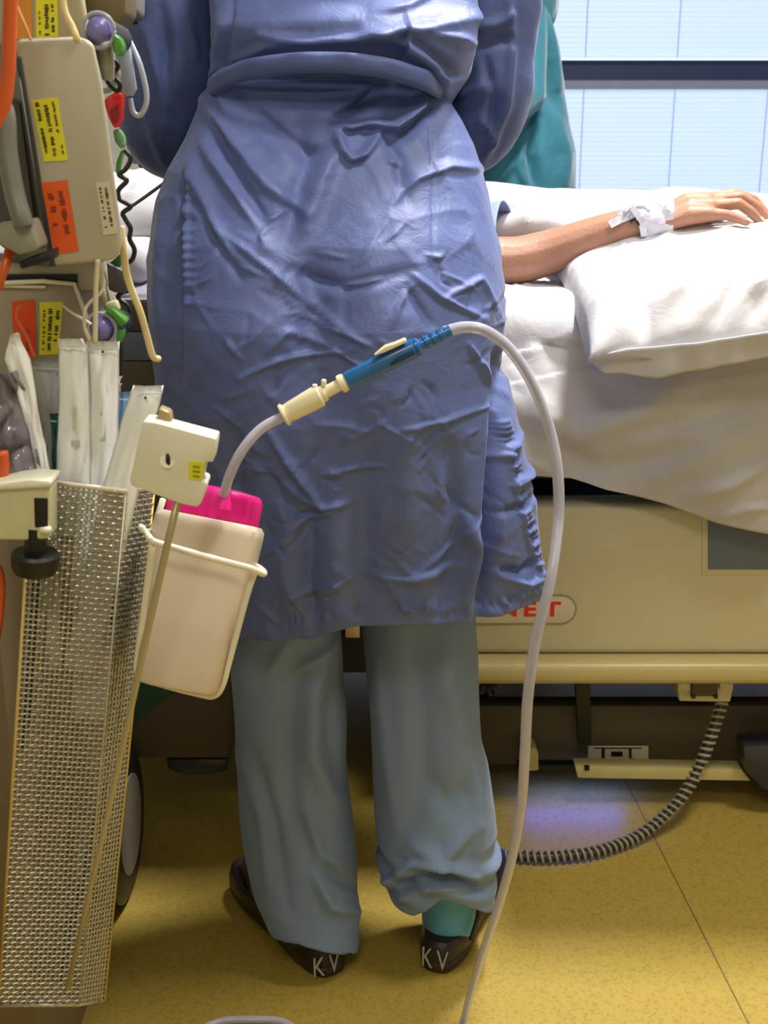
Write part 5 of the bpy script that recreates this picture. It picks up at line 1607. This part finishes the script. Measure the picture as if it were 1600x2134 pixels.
# grey bag
V = []; n = 46
for j in range(n):
    v = j / (n - 1)
    for i in range(n):
        u = i / (n - 1)
        x = -40 + u * interp(v, [0, .3, 1], [75, 105, 135]); y = 770 + v * 250
        p = P(x, y, .99)
        p.y += .016 * fbm(u * 3, v * 3, 2) + .010 * ridge(u * 2.2, v * 2.2, 5) - .015 * math.sin(u * 3) 
        V.append(p)
o = grid_mesh('plastic_bag', np.array([tuple(v) for v in V]), n, n, BAG, closed=False, thick=.0008)
tag(o, 'crumpled see-through grey plastic bag at the left edge above the clamp', 'bag')
o = MB().tube(spline([P(4, 940, .965), P(6, 980, .965), P(2, 1010, .965)], 4), .0052, 12).obj('orange_tube', ORT, smooth=True)
tag(o, 'short orange tube end beside the grey plastic bag', 'tube')

# ---- equipment trolley behind the basket
tr = thing('equipment_trolley', 'brown equipment trolley column at the left edge with a large black wheel', 'trolley', (-.55, 1.35, 0))
def robj(o_): at_parent(o_, tr); return o_
TROM = mat('brown_trolley_paint', (112, 96, 66), rough=.5, var=.06)
xL_ = P(60, 1500, 1.10).x
robj(MB().box((P(36, 1600, 1.12).x - .16, 1.22, .40), (.32, .22, .72)).obj('cabinet', TROM, bevel=.008))
wc = P(245, 1716, 1.62); wr_ = .115
wx = P(278, 1716, 1.62).x
whl = robj(MB().tube([V3((wx - .05, 1.60, wr_)), V3((wx - .044, 1.60, wr_)), V3((wx - .006, 1.60, wr_)), V3((wx, 1.60, wr_))], [wr_ - .012, wr_, wr_, wr_ - .012], 48).obj('wheel', BLACKP, smooth='auto'))
hub = MB().tube([V3((wx - .052, 1.60, wr_)), V3((wx + .002, 1.60, wr_))], wr_ - .042, 36).obj('wheel_disc', mat('grey_wheel_disc', (120, 112, 96), rough=.5), smooth='auto'); at_parent(hub, tr)
robj(MB().tube([V3((wx - .07, 1.60, wr_)), V3((-.62, 1.35, .12))], .018, 12).obj('axle_arm', GREYD, smooth=True))
for x, y in ((-.72, 1.08), (-.72, 1.6)):
    robj(MB().tube([V3((x - .015, y, .05)), V3((x + .015, y, .05))], .05, 24).obj('wheel', BLACKP, smooth='auto'))
robj(MB().tube([V3((-.62, 1.33, .1)), V3((-.62, 1.33, 1.9))], .016, 16).obj('pole', mat('chrome_pole', (180, 180, 176), rough=.2, metal=.9), smooth=True))
robj(MB().box((-.62, 1.33, .09), (.28, .5, .05)).obj('base', GREYD, bevel=.01))
robj(MB().box((-.50, .965 + .06, .83), (.30, .008, .025)).obj('rail', mat('steel_rail', (170, 168, 160), rough=.3, metal=.8), bevel=.002))

# ---- syringe pumps
def stickerq(t, px4, Y, m, lines, horiz=False, ink=INK, name='sticker', nl=3):
    """flat sticker with rows of print running along its long side"""
    q_ = [P(x, y, Y) for x, y in px4]     # TL, TR, BR, BL
    s_ = MB().prism(q_, (0, -.0006, 0)).obj(name, m); at_parent(s_, t)
    rnd = random.Random(int(px4[0][0] * 7 + px4[0][1]))
    def pt(u, v):
        return (q_[0] * (1 - u) + q_[1] * u) * (1 - v) + (q_[3] * (1 - u) + q_[2] * u) * v
    mb = MB()
    for (u0, u1, v0, v1, dens) in lines:
        v = v0
        while v < v1:
            L = rnd.uniform(.012, .035)
            a_, b__ = v, min(v1, v + L)
            if rnd.random() < dens:
                uu0 = u0 + (u1 - u0) * rnd.uniform(0, .25); uu1 = u1 - (u1 - u0) * rnd.uniform(0, .25)
                mb.prism([pt(uu0, a_) + V3((0, -.0007, 0)), pt(uu1, a_) + V3((0, -.0007, 0)), pt(uu1, b__) + V3((0, -.0007, 0)), pt(uu0, b__) + V3((0, -.0007, 0))], (0, -.0003, 0))
            v += L + rnd.uniform(.006, .014)
    if mb.v:
        o_ = mb.obj('print', ink); o_['kind'] = 'stuff'; at_parent(o_, t)
        o_.data.transform(Matrix.Translation(V3(t.location) - V3(t.location))); 
    return s_
YPU = 1.00
pm = thing('syringe_pump', 'beige syringe pump with yellow, orange and cream stickers, largest one at upper left', 'pump', P(150, 300, YPU))
def mobj(o_): at_parent(o_, pm); return o_
mobj(MB().prism(pxs([(34, 84, YPU), (176, 79, YPU), (196, 92, YPU), (214, 180, YPU), (256, 500, YPU), (252, 528, YPU), (236, 545, YPU), (108, 556, YPU), (100, 520, YPU), (36, 110, YPU)]), (-.035, .13, .01)).obj('pump_case', PUMPB, bevel=.006, seg=3))
sd = [P(30, 100, YPU + .004), P(101, 532, YPU + .004), P(52, 552, YPU + .05), P(-40, 480, YPU + .09), P(-40, 90, YPU + .07), P(4, 90, YPU + .05)]
mobj(MB().prism(sd, (-.012, .04, 0)).obj('front_panel', PUMPG, bevel=.002))
mobj(MB().prism([P(36, 118, YPU - .0005), P(44, 118, YPU - .0005), P(116, 556, YPU - .0005), P(104, 556, YPU - .0005)], (-.003, .01, 0)).obj('panel_edge', GREYD, bevel=.001))
mobj(MB().prism([P(40, 210, YPU + .006), P(80, 520, YPU + .006), P(-30, 500, YPU + .04), P(-30, 200, YPU + .04)], (-.004, .012, 0)).obj('screen', GREYD, bevel=.002))
arc = spline([P(-30, 200, .97), P(8, 230, .965), P(16, 320, .96), P(30, 400, .955), P(44, 450, .95), P(50, 470, .95)], 8)
mobj(MB().tube(arc, .0075, 12).obj('plunger_arm', PUMPG, smooth=True))
mobj(MB().prism(pxs([(-20, 470, .95), (60, 459, .95), (80, 512, .95), (78, 522, .95), (40, 532, .95), (-20, 500, .95)]), (0, .03, 0)).obj('arm_block', mat('grey_arm_plastic', (140, 138, 124), rough=.4), bevel=.003))
mobj(MB().prism(pxs([(38, 545, .955), (104, 522, .955), (102, 545, .955), (42, 562, .955)]), (0, .03, 0)).obj('arm_foot', BLACKP, bevel=.002))
YS = YPU - .0004
stickerq(pm, [(66, 208), (120, 203), (142, 334), (92, 337)], YS, YEL, [(.10, .26, .05, .9, .8), (.42, .60, .10, .92, .85), (.74, .86, .06, .55, .7), (.80, .90, .75, .92, .6)])
stickerq(pm, [(86, 381), (140, 375), (164, 523), (114, 530)], YS, ORA, [(.15, .40, .12, .62, .6), (.55, .80, .14, .75, .75)], ink=mat('brown_ink', (130, 44, 12), rough=.6))
stickerq(pm, [(200, 380), (228, 378), (246, 486), (216, 490)], YS, CREAMS, [(.15, .35, .10, .9, .5), (.55, .78, .08, .85, .8)])

def syringe(cx_, cy_, Y, big=True):
    """plunger disc seen end-on, clear barrel below, green clip"""
    t = thing('syringe', 'clear syringe with violet plunger and green clip ' + ('beside the top of the largest pump' if big else 'beside the lowest pump'), 'syringe', P(cx_, cy_, Y))
    def so(o_): at_parent(o_, t)
    s_ = px2m
    so(MB().ball(P(cx_, cy_, Y), 24 * s_, .012, 26 * s_, 24, 12).obj('plunger_disc', PURP, smooth=True))
    c = P(cx_, cy_, Y)
    rg = [c + V3((30 * s_ * math.cos(a_), -.004, 31 * s_ * math.sin(a_))) for a_ in np.linspace(0, 2 * math.pi, 33)]
    so(MB().tube(rg, .0016, 8).obj('flange_ring', TUBED, smooth=True))
    so(MB().tube([c + V3((0, .004, 0)), c + V3((.004, .055, -.004))], [28 * s_, 26 * s_], 24).obj('barrel', BLACKP if not big else GREYD, smooth='auto'))
    if big:
        so(MB().prism(pxs([(235, 68, Y - .006), (250, 80, Y - .006), (256, 96, Y - .006), (254, 112, Y - .006), (246, 118, Y - .006), (238, 112, Y - .006)]), (0, .016, 0)).obj('green_clip', GREEN, bevel=.002))
        so(MB().tube([P(216, 92, Y + .01), P(222, 130, Y + .012), P(226, 165, Y + .015)], [17 * s_, 16 * s_, 12 * s_], 16).obj('syringe_body', mat('grey_green_plastic', (140, 138, 122), rough=.3), smooth='auto'))
        so(MB().tube([P(200, 93, Y), P(218, 90, Y - .004), P(236, 92, Y)], .002, 8).obj('flange_lip', WHITEP, smooth=True))
    else:
        so(MB().prism(pxs([(221, 640, Y - .008), (232, 640, Y - .008), (262, 668, Y - .008), (262, 676, Y - .008), (250, 682, Y - .008), (236, 662, Y - .008), (218, 650, Y - .008)]), (0, .016, 0)).obj('green_clip', GREEN, bevel=.002))
        so(MB().prism(pxs([(246, 684, Y - .004), (258, 690, Y - .004), (252, 716, Y - .004), (240, 714, Y - .004)]), (0, .014, 0)).obj('green_clip', GREEN, bevel=.002))
        so(MB().prism(pxs([(216, 634, Y + .002), (240, 626, Y + .002), (248, 648, Y + .002), (226, 646, Y + .002)]), (0, .012, 0)).obj('holder_block', CREAM, bevel=.002))
    return t
syringe(207, 64, YPU + .035, True)
syringe(212, 684, YPU + .02, False)

# mid rail between pumps
ml = thing('pump_rack', 'beige rack shelf between the large pump and the lower pump', 'rack', P(120, 575, 1.06))
o = MB().prism(pxs([(-40, 540, 1.055), (100, 556, 1.055), (200, 536, 1.055), (206, 540, 1.055), (217, 604, 1.055), (165, 606, 1.055), (155, 578, 1.055), (-40, 582, 1.055)]), (0, .10, 0)).obj('shelf', PUMPB, bevel=.003); at_parent(o, ml)
o = MB().tube([P(201, 538, 1.045), P(214, 600, 1.045), P(222, 645, 1.045)], .0022, 8).obj('shelf_rod', CREAM, smooth=True); at_parent(o, ml)
o = MB().prism(pxs([(-40, 572, 1.052), (160, 572, 1.052), (160, 590, 1.052), (-40, 590, 1.052)]), (0, .05, 0)).obj('shelf_gap_shade', BLACKP); at_parent(o, ml)  # solid black bar painted as the shade in the gap

# lower pump
YLW = 1.05
lw_ = thing('syringe_pump', 'lower beige syringe pump under a clear lid, with orange and yellow stickers', 'pump', P(90, 700, YLW))
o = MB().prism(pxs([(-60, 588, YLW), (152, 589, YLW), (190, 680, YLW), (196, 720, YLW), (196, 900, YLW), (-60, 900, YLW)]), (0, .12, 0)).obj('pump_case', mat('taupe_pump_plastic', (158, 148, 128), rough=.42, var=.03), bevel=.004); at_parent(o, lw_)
o = MB().tube([P(-40, 592, YLW - .004), P(90, 586, YLW - .004), P(155, 592, YLW - .004), P(183, 668, YLW - .004), P(190, 715, YLW - .004)], .0020, 8).obj('lid_rim', WIREW, smooth=True); at_parent(o, lw_)
o = MB().tube([P(4, 596, YLW - .002), P(95, 598, YLW - .002)], .0016, 6).obj('lid_edge', WIREW, smooth=True); at_parent(o, lw_)
stickerq(lw_, [(25, 628), (73, 624), (75, 745), (30, 745)], YLW - .0004, mat('red_orange_sticker', (226, 74, 20), rough=.5), [(.55, .75, .5, .95, .6), (.15, .35, .6, .95, .5)], ink=mat('brown_ink', (130, 44, 12), rough=.6))
stickerq(lw_, [(83, 630), (132, 628), (122, 738), (82, 740)], YLW - .0004, YEL, [(.14, .28, .10, .95, .6), (.38, .60, .08, .92, .9), (.70, .92, .10, .80, .55)])

# upper pump partly in frame
YU = 1.05
up_p = thing('syringe_pump', 'beige syringe pump cut off by the top of the frame, with amber and yellow stickers', 'pump', P(100, 0, YU))
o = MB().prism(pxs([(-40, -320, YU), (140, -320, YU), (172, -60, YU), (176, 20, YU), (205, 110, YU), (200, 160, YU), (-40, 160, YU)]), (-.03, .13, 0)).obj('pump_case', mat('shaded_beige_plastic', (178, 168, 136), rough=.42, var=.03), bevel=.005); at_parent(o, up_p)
o = MB().tube([P(160, -60, YU - .003), P(174, 25, YU - .003), P(178, 60, YU - .003), P(196, 90, YU - .003)], .0022, 8).obj('edge_trim', CREAM, smooth=True); at_parent(o, up_p)
stickerq(up_p, [(22, -60), (64, -60), (68, 76), (20, 84)], YU - .0004, ORA2, [])
stickerq(up_p, [(74, -60), (118, -60), (122, 76), (76, 80)], YU - .0004, YEL, [(.12, .22, .5, .95, .5), (.38, .60, .5, .97, .85), (.68, .85, .5, .95, .5)])
o = MB().prism(pxs([(165, -80, YU + .06), (262, -80, YU + .06), (262, 30, YU + .06), (240, 60, YU + .06), (190, 60, YU + .06), (180, 30, YU + .06)]), (0, .05, 0)).obj('rear_column', mat('dark_tan_plastic', (110, 98, 66), rough=.5, var=.1), bevel=.003); at_parent(o, up_p)

# grey monitor edge at top by the nurse's sleeve
mo = thing('monitor', 'grey device corner at the top edge beside the nurse\'s left sleeve', 'monitor', P(268, 10, 1.30))
o = MB().prism(pxs([(252, -200, 1.30), (290, -200, 1.30), (284, 20, 1.30), (276, 32, 1.30), (258, 34, 1.30), (246, 20, 1.30)]), (-.01, .10, 0)).obj('case', mat('mauve_grey_plastic', (134, 126, 130), rough=.5), bevel=.003); at_parent(o, mo)
o = MB().tube([P(262, 38, 1.28), P(286, 36, 1.28)], .0065, 14).obj('knob', BLACKP, smooth='auto'); at_parent(o, mo)

# ---- lines and cords
def line(name, label, cat, l, r, m, n=8, group=None, k=10):
    o_ = MB().tube(spline([P(*q_) for q_ in l], n), r, k).obj(name, m, smooth=True)
    return tag(o_, label, cat, group)
line('orange_tube', 'thick orange tube curving down the left edge beside the largest pump', 'tube', [(24, -60, .96), (20, 60, .96), (16, 160, .96), (4, 240, .96), (-20, 330, .96)], .0052, ORT)
line('orange_tube', 'orange tube passing below the grey pump arm at the left edge', 'tube', [(-20, 630, .96), (6, 570, .96), (20, 520, .97), (30, 480, .985)], .0036, ORT)
line('orange_tube', 'orange tube at the left edge beside the mesh basket', 'tube', [(-4, 1180, 1.0), (4, 1210, 1.0), (2, 1270, 1.0), (-6, 1330, 1.0)], .0030, ORT)
line('infusion_line', 'thin pale line crossing the amber sticker at the top left', 'tube', [(20, -30, 1.0), (38, 20, 1.0), (56, 62, 1.0), (64, 84, 1.0)], .0011, mat('peach_line', (226, 160, 110), rough=.4))
line('infusion_line', 'cream line beside the top yellow sticker running to the large pump', 'tube', [(128, -40, 1.0), (134, 20, 1.0), (150, 55, 1.0), (160, 80, 1.0), (166, 92, 1.01)], .0026, CREAMT)
line('infusion_line', 'thick cream line hanging between the large pump and the nurse', 'tube', [(252, 470, 1.02), (257, 520, 1.02), (266, 580, 1.03), (292, 650, 1.04), (306, 700, 1.05), (318, 742, 1.06), (330, 748, 1.07)], .0030, CREAMT)
line('infusion_line', 'straight thin white line hanging from the rack shelf down to the catheter packs', 'tube', [(204, 540, 1.0), (200, 600, 1.0), (199, 660, 1.0), (198, 716, 1.0)], .0020, mat('ivory_line', (206, 196, 164), rough=.35))
line('infusion_line', 'thin white line bending round the lower violet syringe', 'tube', [(206, 545, 1.01), (215, 600, 1.01), (180, 640, 1.0), (176, 680, 1.0), (188, 712, 1.0)], .0014, mat('ivory_line', (206, 196, 164), rough=.35))
line('infusion_line', 'fine clear line looping over the orange sticker of the lower pump', 'tube', [(72, 745, 1.02), (55, 700, 1.02), (36, 665, 1.02), (40, 640, 1.02), (66, 628, 1.03)], .0014, mat('orange_clear_line', (226, 110, 66), rough=.3))
line('infusion_line', 'fine clear line slanting across the lower pump lid', 'tube', [(130, 636, 1.03), (150, 652, 1.02), (178, 668, 1.01), (190, 676, 1.01)], .0012, WIREW)
# drip chamber with its looped line
dc = thing('drip_chamber', 'clear drip chamber with a looped line in front of the nurse\'s left sleeve', 'drip chamber', P(262, 120, 1.14))
o = MB().tube([P(246, 55, 1.14), P(250, 75, 1.14), P(258, 110, 1.14), P(270, 188, 1.14), P(271, 200, 1.14)], [.003, .0065, .0068, .0066, .003], 18).obj('chamber', TUBED, smooth='auto'); at_parent(o, dc)
o = MB().tube(spline([P(244, -20, 1.15), P(252, 30, 1.15), P(266, 75, 1.15), P(290, 130, 1.14), P(304, 185, 1.14), P(304, 218, 1.14), P(292, 240, 1.14), P(278, 234, 1.14), P(271, 205, 1.14)], 10), .0024, 10).obj('line', mat('pale_blue_line', (170, 180, 198), rough=.25), smooth=True); at_parent(o, dc)
o = MB().tube(spline([P(236, 5, 1.14), P(240, 20, 1.135), P(246, 22, 1.13)], 4), .0042, 10).obj('luer_cap', WHITEP, smooth=True); at_parent(o, dc)
o = MB().tube([P(247, 2, 1.135), P(252, 18, 1.135)], .0030, 10).obj('luer_cap', WHITEP, smooth=True); at_parent(o, dc)
# red clamp
rc_ = thing('red_clamp', 'glossy red clamp hanging right of the largest pump', 'clamp', P(236, 230, 1.12))
o = MB().prism(pxs([(215, 212, 1.12), (222, 202, 1.12), (240, 191, 1.12), (251, 193, 1.12), (256, 205, 1.12), (252, 250, 1.12), (244, 267, 1.12), (236, 266, 1.12), (226, 246, 1.12)]), (0, .016, 0)).obj('clamp_body', RED, bevel=.003, seg=3); at_parent(o, rc_)
o = MB().prism(pxs([(228, 226, 1.118), (250, 216, 1.118), (247, 248, 1.118), (240, 260, 1.118), (233, 250, 1.118)]), (0, .006, 0)).obj('clamp_lever', mat('dark_red_plastic', (140, 6, 8), rough=.3), bevel=.0015); at_parent(o, rc_)
# green clip below
gg = MB().prism(pxs([(234, 272, 1.13), (246, 268, 1.13), (258, 286, 1.13), (258, 304, 1.13), (252, 312, 1.13), (238, 296, 1.13)]), (0, .012, 0)).obj('green_clip', mat('sage_clip_plastic', (110, 156, 104), rough=.35), bevel=.002)
tag(gg, 'sage green clip hanging under the red clamp', 'clip')
gg = MB().prism(pxs([(252, 312, 1.14), (257, 314, 1.14), (250, 340, 1.14), (246, 362, 1.14), (240, 362, 1.14), (242, 338, 1.14)]), (0, .010, 0)).obj('green_clip', GREEN, bevel=.0015)
tag(gg, 'narrow green clip right of the yellow stickered pump edge', 'clip')
gg = MB().prism(pxs([(254, 524, 1.06), (250, 556, 1.06), (238, 562, 1.06), (222, 552, 1.06), (240, 538, 1.06)]), (0, .012, 0)).obj('green_clip', mat('deep_green_plastic', (36, 100, 46), rough=.35), bevel=.0015)
tag(gg, 'deep green clip at the lower corner of the largest pump', 'clip')
gg = MB().prism(pxs([(219, 546, 1.055), (222, 554, 1.055), (226, 604, 1.055), (238, 610, 1.055), (262, 612, 1.055), (268, 580, 1.055), (252, 562, 1.055), (240, 556, 1.055)]), (0, .012, 0)).obj('grey_bracket', mat('grey_bracket', (80, 76, 78), rough=.5), bevel=.002)
tag(gg, 'dark grey bracket below the deep green clip', 'bracket')
# plug connectors
pc_ = thing('cable_plug', 'pale lilac and grey cable plug lying on the bed linen left of the nurse', 'plug', P(278, 300, 1.62))
o = MB().prism(pxs([(262, 284, 1.62), (276, 250, 1.62), (286, 282, 1.62), (262, 288, 1.62)]), (0, .03, 0)).obj('plug_neck', mat('warm_grey_plastic', (122, 114, 116), rough=.5), bevel=.002); at_parent(o, pc_)
o = MB().prism(pxs([(260, 288, 1.61), (286, 280, 1.61), (305, 322, 1.61), (294, 340, 1.61), (276, 344, 1.61), (264, 316, 1.61)]), (0, .03, 0)).obj('plug_body', mat('lilac_grey_plastic', (190, 186, 200), rough=.4), bevel=.003); at_parent(o, pc_)
o = MB().prism(pxs([(266, 292, 1.608), (284, 287, 1.608), (293, 306, 1.608), (270, 312, 1.608)]), (0, .008, 0)).obj('plug_recess', mat('grey_lilac_recess', (160, 156, 172), rough=.4), bevel=.001); at_parent(o, pc_)
line('black_cable', 'short black cable end under the nurse\'s left cuff', 'cable', [(294, 344, 1.60), (304, 336, 1.59), (320, 345, 1.59), (345, 358, 1.59), (356, 364, 1.60)], .0042, BLK)
line('grey_cable', 'straight grey cable slanting up to the nurse\'s hip', 'cable', [(262, 438, 1.55), (300, 412, 1.55), (352, 374, 1.56)], .0020, mat('mid_grey_cable', (96, 96, 110), rough=.5))
# coiled black cords beside the pump
co = []
for (x, y) in [(232, 120), (246, 138), (236, 156), (250, 176), (258, 312), (272, 330), (262, 352), (248, 364), (264, 376), (250, 392), (246, 402), (250, 416), (272, 430), (256, 444), (262, 458), (272, 476), (270, 498), (280, 520), (276, 540), (266, 548)]:
    co.append((x, y, 1.09))
line('curly_cable', 'black curly cord hanging down right of the largest pump', 'cord', co[4:], .0021, BLK, n=8)
line('curly_cable', 'black curly cord above the red clamp', 'cord', co[:4] + [(244, 190, 1.09), (224, 170, 1.09), (222, 150, 1.09)], .0020, BLK, n=8)
line('curly_cable', 'black curly cord near the lower violet syringe', 'cord', [(272, 605, 1.10), (250, 612, 1.10), (248, 624, 1.10), (262, 634, 1.10), (270, 648, 1.10), (262, 660, 1.10), (258, 690, 1.09), (252, 730, 1.08), (249, 800, 1.08)], .0021, BLK, n=8)
line('grey_cable', 'grey tube loop above the red clamp', 'cable', [(214, 188, 1.10), (228, 186, 1.10), (238, 172, 1.10), (244, 156, 1.10), (240, 140, 1.10)], .0030, mat('silver_cable', (150, 150, 146), rough=.4))

GROUPS = {'catheter_pack': 'sterile packs in the mesh basket', 'green_pouch': 'sterile packs in the mesh basket', 'white_pouch': 'sterile packs in the mesh basket',
          'clear_pouch': 'sterile packs in the mesh basket', 'blue_pouch': 'sterile packs in the mesh basket', 'syringe_pump': 'syringe pumps in the rack', 'syringe': 'syringes with violet plungers',
          'infusion_line': 'infusion lines around the pumps', 'curly_cable': 'black curly cables by the pumps', 'green_clip': 'green clips by the pumps',
          'orange_tube': 'orange tubes at the left edge', 'blue_tube': 'blue tubes in the mesh basket', 'venetian_blind': 'venetian blinds at the window', 'ceiling_light': 'ceiling lights', 'pillow': 'white pillows on the bed'}
for o in bpy.data.objects:
    if o.parent is None and o.get('label'):
        g = GROUPS.get(o.name.split('.')[0])
        if g: o['group'] = g
